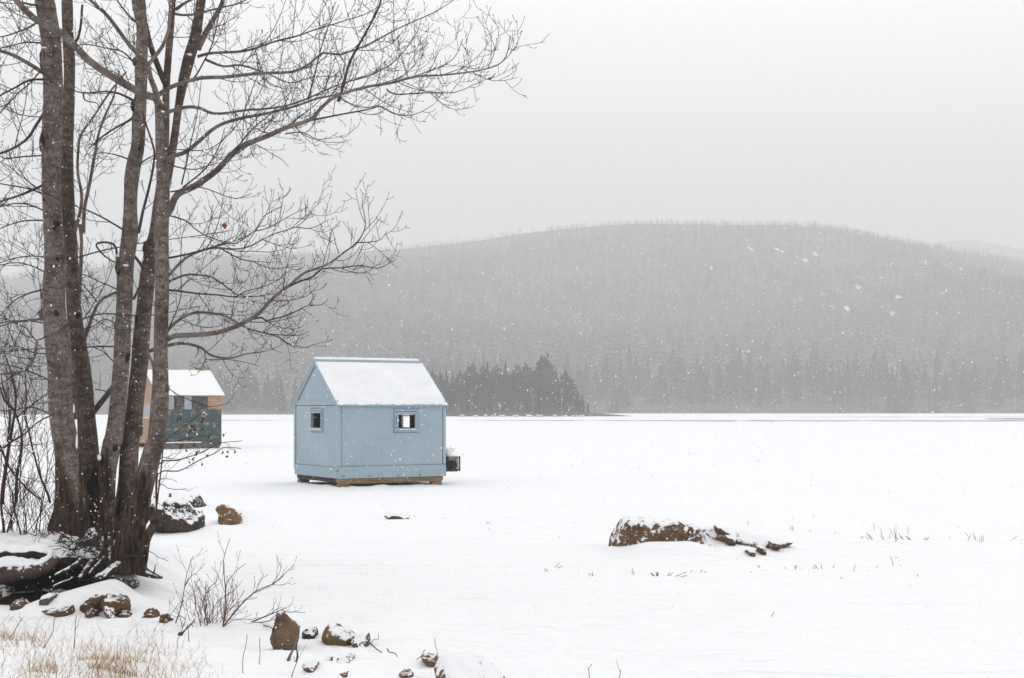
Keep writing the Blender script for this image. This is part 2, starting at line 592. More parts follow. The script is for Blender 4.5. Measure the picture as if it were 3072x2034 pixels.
# the overhanging lip of the bank: turf and roots undercut by the water, snow lying on top
lip = MB()
lx = np.linspace(-8.6, -3.95, 150)
prof = [(15.45, 0.03), (15.1, 0.06), (14.75, 0.05), (14.5, 0.01), (14.36, -0.05), (14.33, -0.12), (14.42, -0.17), (14.62, -0.19), (14.85, -0.23), (14.95, -0.6)]
rowsV = []
for x in lx:
    fade = float(smooth(-3.95, -4.45, np.array([x]))[0])
    zt = float(base_ground(np.array([x]), np.array([15.5]))[0])
    wob = 0.16 * mnoise.fractal((x * 1.7, 5.0, 0), 1.0, 2.0, 4) + 0.06 * mnoise.noise((x * 6, 1, 0))
    for k, (yy_, dz) in enumerate(prof):
        back = (15.45 - yy_) / 1.1
        y = yy_ + wob * min(1, back) + (1 - fade) * 0.45 * min(1, back)
        nn = 0.06 * mnoise.fractal((x * 3.1, yy_ * 4, 2.0), 0.8, 2.0, 5)
        rowsV.append((x, y, zt - 0.02 + (dz if dz > -0.5 else -zt - 0.2 + 0.05) * (0.4 + 0.6 * fade) + nn))
npf = len(prof)
ii = np.arange(len(lx) - 1)[:, None] * npf + np.arange(npf - 1)[None]
lip.add(rowsV, np.stack([ii, ii + npf, ii + npf + 1, ii + 1], -1).reshape(-1, 4)[:, ::-1])
tag(lip.build('bank', M['snow']), kind='structure')
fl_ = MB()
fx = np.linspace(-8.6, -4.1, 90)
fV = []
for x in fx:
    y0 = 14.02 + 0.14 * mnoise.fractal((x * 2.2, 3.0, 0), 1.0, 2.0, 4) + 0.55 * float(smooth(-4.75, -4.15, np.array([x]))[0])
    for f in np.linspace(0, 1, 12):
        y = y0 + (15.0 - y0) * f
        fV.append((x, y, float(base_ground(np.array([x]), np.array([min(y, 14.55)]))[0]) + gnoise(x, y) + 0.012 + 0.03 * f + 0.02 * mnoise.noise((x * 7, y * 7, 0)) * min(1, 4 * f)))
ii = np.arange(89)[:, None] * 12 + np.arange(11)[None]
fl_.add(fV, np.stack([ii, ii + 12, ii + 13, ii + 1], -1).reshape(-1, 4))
tag(fl_.build('bare_earth', M['earth']), kind='structure')  # unsnowed hollow floor; its black colour also paints in the shade

# bare ice swept clear of snow
ice = MB()


def strip(px0, px1, y_mid, half, seed):
    xs = np.linspace(px0, px1, 90)
    up, dn = [], []
    for k, px in enumerate(xs):
        e = min(1.0, 6 * k / 89, 6 * (89 - k) / 89)
        nz = mnoise.fractal((px * 0.004, seed, 0.0), 1.0, 2.0, 4)
        nz2 = mnoise.fractal((px * 0.011, seed + 9, 0.0), 1.0, 2.0, 4)
        mid = y_mid + 4 * nz
        h = half * e * max(0.05, 0.75 + 0.9 * nz2)
        for sgn, L in ((1, up), (-1, dn)):
            Y = mid + sgn * h
            L.append(((px - CX) / F * y_mid, Y, 0.06))
    n = len(xs)
    ice.add(np.array(up + dn), [(n + i, n + i + 1, i + 1, i) for i in range(n - 1)])


strip(1330, 2300, 230, 3.0, 1.0)
strip(1900, 3300, 226, 5.5, 2.0)
strip(2930, 3500, 265, 14, 3.0)
strip(2300, 3300, 330, 4.0, 4.0)
strip(600, 960, 236, 2.2, 5.0)
tag(ice.build('bare_ice', M['ice']), kind='structure')

# ------------------------------------------------------------------ hills and far forest
CREST = [(-1500, 700), (-600, 720), (0, 650), (300, 612), (480, 603), (640, 597), (850, 582), (960, 574), (1100, 557), (1200, 536), (1300, 527),
         (1400, 523), (1520, 518), (1700, 518), (1800, 522), (1900, 532), (2000, 550), (2100, 565), (2200, 587), (2300, 610), (2368, 626), (2700, 700), (3200, 780), (4200, 830)]
YC, YF = 1500.0, 575.0
cxs = np.array([(p[0] - 1184) / 3290 * YC for p in CREST])
cys = np.array([(945 - p[1]) / 3290 * YC + EYE for p in CREST])


def hill_z(x, y):
    hc = np.interp(x, cxs, cys)
    t = (y - YF - 14 * np.sin(x * 0.011) - 9 * np.sin(x * 0.031 + 1)) / (YC - YF)
    up = np.clip(t, 0, 1)
    z = hc * (0.82 * up ** 1.12 + 0.18 * smooth(0, 1, up)) - 0.6 + 2.0 * smooth(0, 0.02, t)
    z = z - hc * 0.75 * smooth(1.0, 1.75, t)
    z = np.where(t < -0.01, -1.5, z)
    und = 5.0 * np.sin(x * 0.013 + y * 0.004) + 4.0 * np.sin(x * 0.007 - y * 0.011 + 2)
    return z + und * smooth(0.05, 0.35, t) * (1 - 0.6 * smooth(0.8, 1.0, t))


hx = np.linspace(-1500, 1750, 200)
hy = np.concatenate([np.linspace(540, 700, 40), np.linspace(708, 2150, 110)])
HX, HY = np.meshgrid(hx, hy)
h = MB()
ii = np.arange(len(hy) - 1)[:, None] * len(hx) + np.arange(len(hx) - 1)[None]
h.add(np.stack([HX, HY, hill_z(HX, HY)], -1).reshape(-1, 3), np.stack([ii, ii + 1, ii + len(hx) + 1, ii + len(hx)], -1).reshape(-1, 4))
tag(h.build('hill', M['hill']), kind='structure')

# wooded point of land
PXC, PYC = -3.0, 368.0


def point_z(x, y):
    d = ((x - PXC) / 33.0) ** 2 + ((y - PYC - 4) / 17.0) ** 2
    return 1.6 * np.clip(1 - d, -0.6, 1) + 0.15


h = MB()
qx, qy = np.linspace(-45, 38, 60), np.linspace(346, 398, 40)
QX, QY = np.meshgrid(qx, qy)
ii = np.arange(len(qy) - 1)[:, None] * len(qx) + np.arange(len(qx) - 1)[None]
h.add(np.stack([QX, QY, point_z(QX, QY)], -1).reshape(-1, 3), np.stack([ii, ii + 1, ii + len(qx) + 1, ii + len(qx)], -1).reshape(-1, 4))
tag(h.build('point_of_land', M['hill']), kind='structure')

# low shore on the left, nearer than the foot of the hill
def left_z(x, y):
    d = ((x + 118) / 92.0) ** 2 + ((y - 498) / 30.0) ** 2
    return 2.4 * np.clip(1 - d, -0.6, 1) + 0.1


h = MB()
qx, qy = np.linspace(-235, -10, 60), np.linspace(455, 560, 40)
QX, QY = np.meshgrid(qx, qy)
ii = np.arange(len(qy) - 1)[:, None] * len(qx) + np.arange(len(qx) - 1)[None]
h.add(np.stack([QX, QY, left_z(QX, QY)], -1).reshape(-1, 3), np.stack([ii, ii + 1, ii + len(qx) + 1, ii + len(qx)], -1).reshape(-1, 4))
tag(h.build('near_shore', M['hill']), kind='structure')

# a second ridge, farther off to the right
h = MB()
rx, ry = np.linspace(-300, 2600, 120), np.linspace(2250, 3150, 40)
RX, RY = np.meshgrid(rx, ry)
pk = np.interp(RX, [-300, 300, 620, 760, 900, 1100, 1600, 2600], [60, 170, 285, 318, 326, 300, 240, 120])
RZ = pk * smooth(2250, 2760, RY) * (1 - 0.7 * smooth(2760, 3150, RY)) - 2 + 6 * np.sin(RX * 0.02) * np.sin(RY * 0.013)
ii = np.arange(len(ry) - 1)[:, None] * len(rx) + np.arange(len(rx) - 1)[None]
h.add(np.stack([RX, RY, RZ], -1).reshape(-1, 3), np.stack([ii, ii + 1, ii + len(rx) + 1, ii + len(rx)], -1).reshape(-1, 4))
tag(h.build('distant_hill', M['hill']), kind='structure')


def conifer_mb(tiers, boughs, seed, pine=False, trunk=True):
    """unit height conifer, base at the origin"""
    r = random.Random(seed)
    m = MB()
    z0 = 0.10 if not pine else 0.22
    lean = r.uniform(-0.05, 0.05)
    if trunk:
        m.tube([(0, 0, -0.03), (0.0, 0, 0.5), (lean, 0, 0.98)], [0.013, 0.009, 0.002], 4)
    for k in range(tiers):
        f = k / (tiers - 1)
        z = z0 + (1 - z0) * (f ** 0.92) * 0.97
        if pine:
            rad = 0.20 * (math.sin(math.pi * min(1, 0.18 + 0.86 * f)) ** 0.7) * r.uniform(0.55, 1.15) + 0.015
        else:
            rad = 0.165 * (1 - f) ** 0.85 * r.uniform(0.72, 1.15) + 0.010
        nb = max(3, int(boughs * (1 - 0.45 * f)))
        a0 = r.uniform(0, 6.28)
        for b in range(nb):
            if r.random() < 0.10:
                continue
            a = a0 + 6.283 * b / nb + r.uniform(-0.3, 0.3)
            L = rad * r.uniform(0.6, 1.15)
            dr = (-0.30 if not pine else r.uniform(0.0, 0.35)) * L
            w = L * r.uniform(0.28, 0.42)
            ca, sa = math.cos(a), math.sin(a)
            ox = lean * z
            zz = z + r.uniform(-0.02, 0.02)
            tip = (ox + ca * L, sa * L, zz + dr)
            mx, my, mz = ox + ca * L * 0.55, sa * L * 0.55, zz + dr * 0.3
            m.add([(ox, 0, zz + 0.012), (mx - sa * w, my + ca * w, mz - 0.012), tip, (mx + sa * w, my - ca * w, mz - 0.012)], [(0, 1, 2, 3)])
            hgt = 0.018 + 0.02 * r.random()
            m.add([(ox, 0, zz), (mx, my, mz + hgt), tip, (mx, my, mz - hgt * 1.6)], [(0, 1, 2, 3)])
    m.add([(lean - 0.006, 0, 0.94), (lean + 0.006, 0, 0.94), (lean + 0.001, 0, 1.01), (lean - 0.001, 0, 1.01)], [(0, 1, 2, 3)])
    return m


def hardwood_mb(n, seed, thick=1.0):
    r = random.Random(seed)
    m = MB()
    m.tube([(0, 0, -0.03), (0.01, 0, 0.35), (0, 0.01, 0.75), (0.01, 0, 0.95)], [0.014 * thick, 0.011 * thick, 0.006, 0.002], 4)
    for k in range(n):
        z = r.uniform(0.28, 0.82)
        a = r.uniform(0, 6.28)
        L = r.uniform(0.14, 0.30) * (1.15 - 0.6 * z)
        p = np.array([0, 0, z])
        q = p + L * np.array([math.cos(a) * 0.62, math.sin(a) * 0.62, 0.75])
        w = 0.006
        d = np.array([-math.sin(a), math.cos(a), 0]) * w
        m.add([p - d, p + d, q + d * 0.3, q - d * 0.3], [(0, 1, 2, 3)])
        for j in range(3):
            t = r.uniform(0.4, 1.0)
            b = p + (q - p) * t
            a2 = a + r.uniform(-1.1, 1.1)
            e = b + 0.09 * r.uniform(0.5, 1.2) * np.array([math.cos(a2) * 0.6, math.sin(a2) * 0.6, r.uniform(0.3, 1)])
            d2 = np.array([-math.sin(a2), math.cos(a2), 0]) * 0.009
            m.add([b - d2 * 0.4, b + d2 * 0.4, e + d2, e - d2], [(0, 1, 2, 3)])
    return m


def crown_mb(n, seed):
    """far bare hardwood: a rounded haze of twigs"""
    r = random.Random(seed)
    m = MB()
    for k in range(n):
        u = np.array([r.gauss(0, 1), r.gauss(0, 1), r.gauss(0, 1)])
        u = u / np.linalg.norm(u) * r.random() ** 0.4
        c = np.array([u[0] * 0.27, u[1] * 0.27, 0.52 + u[2] * 0.44])
        a, t = r.uniform(0, 6.28), r.uniform(-0.9, 0.9)
        d = np.array([math.cos(a) * math.cos(t), math.sin(a) * math.cos(t), math.sin(t)]) * r.uniform(0.06, 0.13)
        w = np.cross(d, [r.gauss(0, 1), r.gauss(0, 1), r.gauss(0, 1)])
        w = w / (np.linalg.norm(w) + 1e-9) * r.uniform(0.02, 0.045)
        m.add([c - d, c - w, c + d, c + w], [(0, 1, 2, 3)])
    return m


def mass(name, mbs, pts, hs, mat, label=None, cat=None):
    """many copies welded into ONE uncountable forest"""
    out = MB()
    pts, hs = np.asarray(pts), np.asarray(hs)
    for k, mb in enumerate(mbs):
        V, Q, T = mb.arrays()
        sel = np.arange(len(pts)) % len(mbs) == k
        P, H = pts[sel], hs[sel]
        if not len(P):
            continue
        a = rng.uniform(0, 6.283, len(P))
        fat = rng.uniform(0.8, 1.3, len(P))
        ca, sa = np.cos(a)[:, None], np.sin(a)[:, None]
        x = (V[None, :, 0] * ca - V[None, :, 1] * sa) * (H * fat)[:, None] + P[:, 0:1]
        y = (V[None, :, 0] * sa + V[None, :, 1] * ca) * (H * fat)[:, None] + P[:, 1:2]
        z = V[None, :, 2] * H[:, None] + P[:, 2:3]
        n = V.shape[0]
        off = (np.arange(len(P)) * n)[:, None, None]
        out.add(np.stack([x, y, z], -1).reshape(-1, 3), (Q[None] + off).reshape(-1, 4), (T[None] + off).reshape(-1, 3) if len(T) else None)
    o = out.build(name, mat, smooth_=False)
    return tag(o, label, cat, kind='stuff')


# openings: bare snowy ledges on the hill (image-independent: x, y on the hill)
def dpx(x, y):
    return 1184 + 3290 * x / y


LEDGES = []
for (px, py, rx_, ry_) in [(1235, 531, 45, 5), (1862, 602, 8, 9), (1880, 583, 10, 8), (1800, 575, 14, 6), (1740, 572, 12, 5), (2190, 612, 14, 7), (2140, 608, 7, 5),
                           (2060, 720, 8, 6), (1935, 706, 16, 8), (1960, 712, 10, 6), (1915, 735, 6, 5), (2230, 620, 12, 5), (1985, 660, 6, 5), (2075, 685, 8, 4), (1160, 545, 26, 4)]:
    LEDGES.append((px, py, rx_, ry_))

con_p, con_h, har_p, har_h = [], [], [], []
N = 0
r_ = random.Random(5)
while N < 27000:
    Y = 600 + 960 * r_.random() ** 0.9
    halfw = 0.40 * Y + 40
    X = r_.uniform(-halfw, halfw)
    z = float(hill_z(np.array([X]), np.array([Y]))[0])
    px, py = dpx(X, Y), 945 - 3290 * (z + 6 - EYE) / Y
    if any(((px - a) / c) ** 2 + ((py - b) / d) ** 2 < 1 for a, b, c, d in LEDGES):
        continue
    nz = mnoise.fractal((X * 0.006, Y * 0.006, 4.0), 1.0, 2.0, 3)
    low = 1.0 - min(1.0, abs(Y - 860) / 190)
    pc = 0.74 + 0.75 * nz - 0.65 * low
    if Y < 690:
        pc = 0.9
    N += 1
    hgt = r_.uniform(5, 10) if Y > 1100 else r_.uniform(7, 13)
    if Y > 1330:
        pc, hgt = 0.95, hgt * 0.8
    if r_.random() < pc:
        con_p.append((X, Y, z - 0.3))
        con_h.append(hgt * r_.choice((0.8, 1, 1, 1.15)))
    else:
        har_p.append((X, Y, z - 0.3))
        har_h.append(hgt * 0.95)
mass('hillside_conifers', [conifer_mb(5, 4, 100 + k, k == 2, False) for k in range(4)], con_p, con_h, M['spruce'],
     'grey hazy evergreens covering the slopes of the far hill', 'forest')
mass('hillside_hardwoods', [crown_mb(26, 200 + k) for k in range(3)], har_p, har_h, M['hardwood'],
     'pale brownish bare woods on the lower slope of the far hill', 'forest')

# snow lying on the bare ledges
led = MB()
for px, py, rx_, ry_ in LEDGES:
    for q in range(2):
        u, v = r_.uniform(-0.7, 0.7), r_.uniform(-0.7, 0.7)
        qx_, qy_ = px + u * rx_, py + v * ry_
        yy_ = np.linspace(640, 1500, 300)
        xx_ = (qx_ - 1184) / 3290 * yy_
        pr = 945 - 3290 * (hill_z(xx_, yy_) + 2 - EYE) / yy_
        k = int(np.argmin(np.abs(pr - qy_) + (np.minimum.accumulate(pr) < pr - 0.5) * 50))
        Y0 = yy_[k]
        x0 = xx_[k]
        w, d = max(1.5, rx_ * 0.30 / 3290 * Y0) * r_.uniform(0.6, 1.3), 9 * r_.uniform(0.5, 1.2)
        ang = np.linspace(0, 6.283, 12, endpoint=False)
        ex = x0 + w * np.cos(ang) * np.array([r_.uniform(0.5, 1.3) for _ in ang])
        ey = Y0 + d * np.sin(ang) * np.array([r_.uniform(0.5, 1.3) for _ in ang])
        ez = hill_z(ex, ey) + 1.2
        led.add(np.concatenate([np.stack([ex, ey, ez], -1), [[x0, Y0, float(hill_z(np.array([x0]), np.array([Y0]))[0]) + 2.4]]]), None, [(i, (i + 1) % 12, 12) for i in range(12)])
tag(led.build('snowy_ledges', M['cap']), kind='structure')

# individual trees along the far shore
protos = [conifer_mb(17, 10, 300 + k).mesh('conifer', M['spruce'], smooth_=False) for k in range(5)]
pines = [conifer_mb(14, 10, 330 + k, True).mesh('pine', M['pine'], smooth_=False) for k in range(4)]
hards = [hardwood_mb(26, 360 + k).mesh('hardwood', M['hardwood'], smooth_=False) for k in range(3)]
birch = [hardwood_mb(10, 380 + k, 1.2).mesh('birch', M['birch'], smooth_=False) for k in range(2)]


def put(name, me, x, y, z, hgt, fat, label, cat, group):
    o = bpy.data.objects.new(name, me)
    COL.objects.link(o)
    o.location = (x, y, z)
    o.scale = (hgt * fat, hgt * fat, hgt)
    o.rotation_euler = (0, 0, r_.uniform(0, 6.28))
    return tag(o, label, cat, group)


# the dark wooded point right of the blue hut: tops follow the photo's outline
TOPS = [(1225, 1055, 540), (1265, 1090, 535), (1296, 1098, 534), (1322, 1100, 540), (1342, 1098, 536), (1360, 1105, 545), (1378, 1098, 538), (1405, 1080, 541), (1424, 1076, 536),
        (1443, 1092, 533), (1462, 1074, 540), (1478, 1095, 535), (1492, 1082, 543), (1508, 1094, 536), (1521, 1074, 540), (1540, 1098, 534), (1556, 1085, 546),
        (1578, 1072, 538), (1592, 1090, 533), (1607, 1105, 536), (1638, 1046, 546), (1652, 1070, 541), (1630, 1062, 549), (1645, 1078, 538), (1668, 1085, 536), (1684, 1112, 545), (1700, 1098, 541), (1712, 1122, 537),
        (1728, 1150, 541), (1745, 1172, 538), (1764, 1196, 540), (1625, 1085, 552), (1420, 1100, 552), (1540, 1108, 553), (1395, 1108, 531), (1600, 1120, 530), (1480, 1118, 530), (1660, 1120, 530)]
TOPS += [(px + r_.uniform(-22, 22), py + r_.uniform(6, 34), Y + r_.uniform(-6, 12)) for px, py, Y in TOPS[:27]]
for k, (px, py, Y) in enumerate(TOPS):
    Y = 366 + (Y - 538) * 0.8
    x = (px - CX) / F * Y
    z = float(point_z(np.array([x]), np.array([Y]))[0]) - 0.3
    top = EYE + (HOR - py - 9) / F * Y
    hgt = max(2.2, top - z)
    if px == 1638:
        put('pine_tree', pines[1], x, Y, z, hgt, 0.75, 'tallest bent pine standing near the right end of the dark wooded point', 'tree', 'trees on the wooded point')
        continue
    if k % 5 in (1, 2, 3) and hgt > 8:
        put('pine_tree', pines[k % 4], x, Y, z, hgt, r_.uniform(0.9, 1.2), 'dark olive rounded pine among the trees on the wooded point beside the blue hut', 'tree', 'trees on the wooded point')
    else:
        put('spruce_tree', protos[k % 5], x, Y, z, hgt, r_.uniform(0.9, 1.15) if hgt > 8 else 1.5,
            'dark pointed spruce among the trees on the wooded point beside the blue hut', 'tree', 'trees on the wooded point')
for k in range(4):
    px = r_.uniform(1340, 1720)
    Y = r_.uniform(354, 357)
    x = (px - CX) / F * Y
    put('birch_tree', birch[k % 2], x, Y, 0.4, r_.uniform(4, 8), 0.8, 'thin pale bare trunk in front of the dark trees on the point', 'tree', 'bare trunks on the point')
# rest of the shore
for k in range(190):
    px = 330 + (3200 - 330) * (k + r_.uniform(0.1, 0.9)) / 190
    Y = r_.uniform(588, 668)
    x = (px - CX) / F * Y
    z = float(hill_z(np.array([x]), np.array([Y]))[0]) - 0.3
    if px < 1240:
        Y = r_.uniform(478, 512)
        x = (px - CX) / F * Y
        z = float(left_z(np.array([x]), np.array([Y]))[0]) - 0.3
    base = 17.5 if px > 1800 else (13.5 if px < 1000 else 16)
    hgt = base * r_.uniform(0.72, 1.18)
    q = k % 6
    if q == 3:
        put('pine_tree', pines[k % 4], x, Y, z, hgt * 1.05, r_.uniform(0.9, 1.1), 'grey round-topped pine in the hazy treeline along the far shore', 'tree', 'trees along the far shore')
    elif q == 5 and r_.random() < 0.6:
        put('hardwood_tree', hards[k % 3], x, Y - 4, z, hgt * 0.8, 1.0, 'bare leafless hardwood tree in the hazy treeline along the far shore', 'tree', 'trees along the far shore')
    else:
        put('spruce_tree', protos[k % 5], x, Y, z, hgt, r_.uniform(1.0, 1.3), 'grey pointed spruce in the hazy treeline along the far shore', 'tree', 'trees along the far shore')
for k in range(14):
    px = r_.uniform(2150, 3050)
    Y = r_.uniform(583, 590)
    put('birch_tree', birch[k % 2], (px - CX) / F * Y, Y, 0.3, r_.uniform(7, 12), 0.7, 'thin pale bare trunk at the foot of the hazy far treeline', 'tree', 'pale trunks along the far shore')
# low brush at the water's edge
bp, bh = [], []
for k in range(900):
    px = r_.uniform(150, 3200)
    on = 1230 < px < 1790 and k % 2
    Y = r_.uniform(354, 360) if on else (r_.uniform(470, 484) if px < 1240 else r_.uniform(584, 604))
    bp.append(((px - CX) / F * Y, Y, 0.2))
    bh.append(r_.uniform(1.5, 4.0) if on else r_.uniform(2.5, 8.0))
mass('shoreline_brush', [hardwood_mb(12, 400 + k) for k in range(3)], bp, bh, M['hardwood'], 'low pale brush along the edge of the far shore', 'brush')

# ------------------------------------------------------------------ rocks


def rock(name, sil, Y, depth, mat, label, amp=0.03, seed=0, cat='rock', sub=4, group=None, parent=None, sink=0.07, face=False):
    if group == 'rocks along the snowy shore' and max(p[1] for p in sil) < 2030 or group == 'rocks on the ice':
        low = sorted(sil, key=lambda p: -p[1])[:3]
        Y = ground_hit(sum(p[0] for p in low) / 3, low[0][1] - 2) + 0.16 * depth
    pts = np.array([at(px, py, Y) for px, py in sil])
    zb = pts[:, 2].min()
    c = pts.mean(axis=0)
    rr = random.Random(seed)
    bm = bmesh.new()
    for p in pts:
        q = p.copy()
        if p[2] < zb + 0.25 * (pts[:, 2].max() - zb):
            q[2] -= sink
        for dy, sc in (((-0.5, 0.90), (-0.42, 0.97), (0.0, 1.0), (0.3, 0.86), (0.5, 0.55)) if face else ((-0.5, 0.62), (-0.22, 0.93), (0.0, 1.0), (0.3, 0.86), (0.5, 0.55))):
            k = c + (q - c) * sc
            dz = -abs(dy) * 0.25 * (pts[:, 2].max() - c[2]) if q[2] > c[2] else 0
            if face and dy < 0:
                dz = -0.03
            if dy == -0.5:
                k[2] -= (0.05 if face else 0.12) * (pts[:, 2].max() - zb)
            bm.verts.new((k[0] + rr.uniform(-0.03, 0.03) * depth * (dy != 0), Y + dy * depth * rr.uniform(0.85, 1.1), k[2] + dz))
    r = bmesh.ops.convex_hull(bm, input=bm.verts[:], use_existing_faces=False)
    junk = [v for v in r['geom_interior'] + r['geom_unused'] if isinstance(v, bmesh.types.BMVert)]
    bmesh.ops.delete(bm, geom=list(set(junk)), context='VERTS')
    size = float(np.ptp(pts[:, 0]) + np.ptp(pts[:, 2])) / 2
    for _ in range(sub + 2):
        long = [e for e in bm.edges if e.calc_length() > size / 14]
        if not long:
            break
        bmesh.ops.subdivide_edges(bm, edges=long, cuts=1, use_grid_fill=True)
        bmesh.ops.triangulate(bm, faces=[f for f in bm.faces if len(f.verts) > 3])
    bmesh.ops.smooth_vert(bm, verts=bm.verts, factor=0.35, use_axis_x=True, use_axis_y=True, use_axis_z=True)
    bm.normal_update()
    s = 1.0 / max(size, 0.05)
    for v in bm.verts:
        p = v.co * s
        d = mnoise.fractal(p * 1.6 + Vector((seed * 3.1, 0, 0)), 0.9, 2.1, 5) * 0.9
        d -= 0.7 * max(0.0, 0.28 - mnoise.voronoi(p * 1.7 + Vector((seed, 2, 1)))[0][0]) * 0.6
        v.co += v.normal * d * amp
    me = bpy.data.meshes.new(name)
    org = Vector((float(c[0]), float(Y), float(zb)))
    for v in bm.verts:
        v.co -= org
    bm.to_mesh(me)
    bm.free()
    me.polygons.foreach_set('use_smooth', [True] * len(me.polygons))
    me.materials.append(mat)
    o = bpy.data.objects.new(name, me)
    COL.objects.link(o)
    if parent is None:
        o.location = org
        tag(o, label, cat, group)
    else:
        o.location = org - parent.location
        o.parent = parent
    return o


def S(fn, *pts):
    return [fn(x, y) for x, y in pts]


# the big boulder on the ice and its tail of snow-covered ledges
big = empty('boulder', (2.0, 19.7, 0))
tag(big, 'long brown boulder dusted with snow, lying on the ice right of the blue hut', 'boulder', 'rocks on the ice')
rock('boulder_body', S(cB, (268, 455), (275, 340), (325, 245), (430, 112), (900, 112), (1060, 135), (1190, 175), (1260, 235), (1290, 330), (1320, 390), (1215, 470), (1150, 470), (800, 480), (400, 480)),
     19.75, 1.0, M['boulder'], None, 0.05, 1, parent=big, sub=5, face=True)
rock('ledge', S(cB, (1275, 470), (1290, 400), (1400, 415), (1505, 440), (1500, 480), (1420, 525), (1300, 490)), 19.25, 0.35, M['boulder'], None, 0.03, 2, parent=big)
rock('ledge', S(cB, (1215, 470), (1220, 215), (1300, 190), (1450, 185), (1620, 235), (1850, 320), (2060, 380), (2300, 392), (2100, 440), (1900, 480), (1600, 500)), 19.95, 0.7, M['ledge'], None, 0.05, 90, parent=big, sub=5)
for k, (x0, y0, x1, y1, Y) in enumerate([(1430, 195, 1600, 250, 20.0), (1545, 310, 1665, 355, 19.8), (2030, 375, 2150, 402, 19.9), (1890, 420, 1985, 460, 19.4), (1780, 470, 1870, 495, 19.2)]):
    rock('ledge', S(cB, (x0, y0 + 8), (x0 + 10, y0), ((x0 + x1) / 2, (y0 + y1) / 2 - 14), (x1, y1 - 6), (x1 - 5, y1 + 8), ((x0 + x1) / 2, y1 + 6), (x0 + 20, y1)), Y - 0.3, 0.34, M['ledge'], None, 0.015, 3 + k, parent=big, sub=3)

G = 'rocks on the ice'
rock('boulder', S(c3, (1005, 520), (990, 400), (1030, 345), (1090, 335), (1190, 355), (1300, 420), (1375, 470), (1398, 520), (1370, 565), (1250, 578), (1080, 565)), 22.6, 0.9, M['dark'],
     'dark snow-plastered boulder sticking out behind the clump of trunks', 0.09, 21, 'boulder', 5, G)
rock('rock', S(c3, (1150, 345), (1148, 318), (1290, 330), (1340, 345), (1388, 400), (1340, 420), (1250, 400)), 24.0, 0.7, M['dark'],
     'low dark pointed slab of rock behind the snow-plastered boulder', 0.04, 22, 'rock', 4, G)
rock('boulder', S(c3, (1466, 470), (1468, 425), (1500, 392), (1560, 420), (1610, 460), (1640, 500), (1610, 528), (1560, 530), (1490, 528)), 24.0, 0.6, M['ochre'],
     'ochre rounded boulder with a drift of snow tailing to its right', 0.05, 23, 'boulder', 4, G)
rock('stone', S(crop(0, 0, .7708), (890, 1192), (905, 1185), (930, 1186), (946, 1197), (930, 1202), (900, 1200)), 25.2, 0.35, M['ledge'],
     'small half-buried stone alone on the ice below the blue hut', 0.03, 24, 'stone', 4, G)
rock('stone', S(crop(0, 0, .7708), (1122, 1211), (1130, 1208), (1138, 1210), (1136, 1213), (1126, 1213)), 24.6, 0.2, M['tan'],
     'tiny pebble-like stone on the ice right of the small half-buried stone', 0.01, 25, 'stone', 3, G)

G = 'rocks along the snowy shore'
rock('rock', S(c3, (553, 1100), (570, 1070), (640, 1005), (680, 1012), (700, 1060), (690, 1085), (600, 1110)), 12.6, 0.4, M['rust'],
     'rusty wedge-shaped rock leaning left at the grass edge under the tree', 0.03, 31, group=G)
rock('rock', S(c3, (690, 1040), (720, 1015), (810, 1018), (868, 1045), (876, 1075), (840, 1140), (790, 1145), (730, 1090)), 12.5, 0.45, M['rust'],
     'broad rusty rock with snow on top, beside the wedge-shaped rock', 0.04, 32, group=G)
rock('rock', S(c3, (700, 1100), (715, 1080), (745, 1095), (800, 1160), (780, 1170)), 12.25, 0.2, M['tan_snowy'],
     'narrow snow-topped stone wedged below the two rusty rocks', 0.02, 33, 'stone', group=G)
rock('rock', S(c3, (568, 1165), (590, 1120), (620, 1106), (645, 1125), (655, 1165)), 12.1, 0.25, M['rust'],
     'small rusty pointed stone in front of the wedge-shaped rock', 0.02, 34, 'stone', group=G)
rock('rock', S(c3, (795, 1140), (820, 1120), (850, 1115), (885, 1145), (860, 1158)), 12.2, 0.2, M['rust'],
     'small flat rusty stone at the right foot of the broad rusty rock', 0.015, 35, 'stone', group=G)
rock('rock', S(c3, (965, 1140), (985, 1115), (1020, 1098), (1055, 1110), (1070, 1150), (1040, 1168), (990, 1160)), 12.0, 0.25, M['rust'],
     'brown knobbly stone between the rusty rocks and the red-stemmed shrub', 0.02, 36, 'stone', group=G)
rock('rock', S(c3, (1075, 1185), (1080, 1150), (1110, 1140), (1150, 1170), (1165, 1205), (1120, 1205)), 11.8, 0.2, M['rust'],
     'low brown stone at the left foot of the red-stemmed shrub', 0.02, 37, 'stone', group=G)
rock('rock', S(c3, (285, 1118), (330, 1105), (440, 1085), (488, 1082), (494, 1110), (480, 1135), (380, 1135)), 12.2, 0.3, M['rust'],
     'long flat brown slab of rock lying in the grass under the tree', 0.02, 38, group=G)
rock('rock', S(c3, (78, 1080), (105, 1050), (140, 1033), (170, 1050), (208, 1085), (180, 1100), (100, 1095)), 12.4, 0.3, M['rust'],
     'low rounded brown rock left of the long flat slab', 0.02, 39, group=G)
rock('rock', S(c3, (-40, 1000), (-20, 955), (20, 945), (70, 965), (92, 1000), (70, 1040), (0, 1045)), 13.0, 0.4, M['greytop'],
     'snow-capped grey rock at the left end of the undercut bank', 0.03, 40, group=G)
rock('rock', S(c3, (-20, 1020), (0, 995), (40, 1020), (70, 1050), (20, 1055)), 12.6, 0.25, M['rust'],
     'thin tilted brown stone in front of the snow-capped grey rock', 0.02, 41, 'stone', group=G)
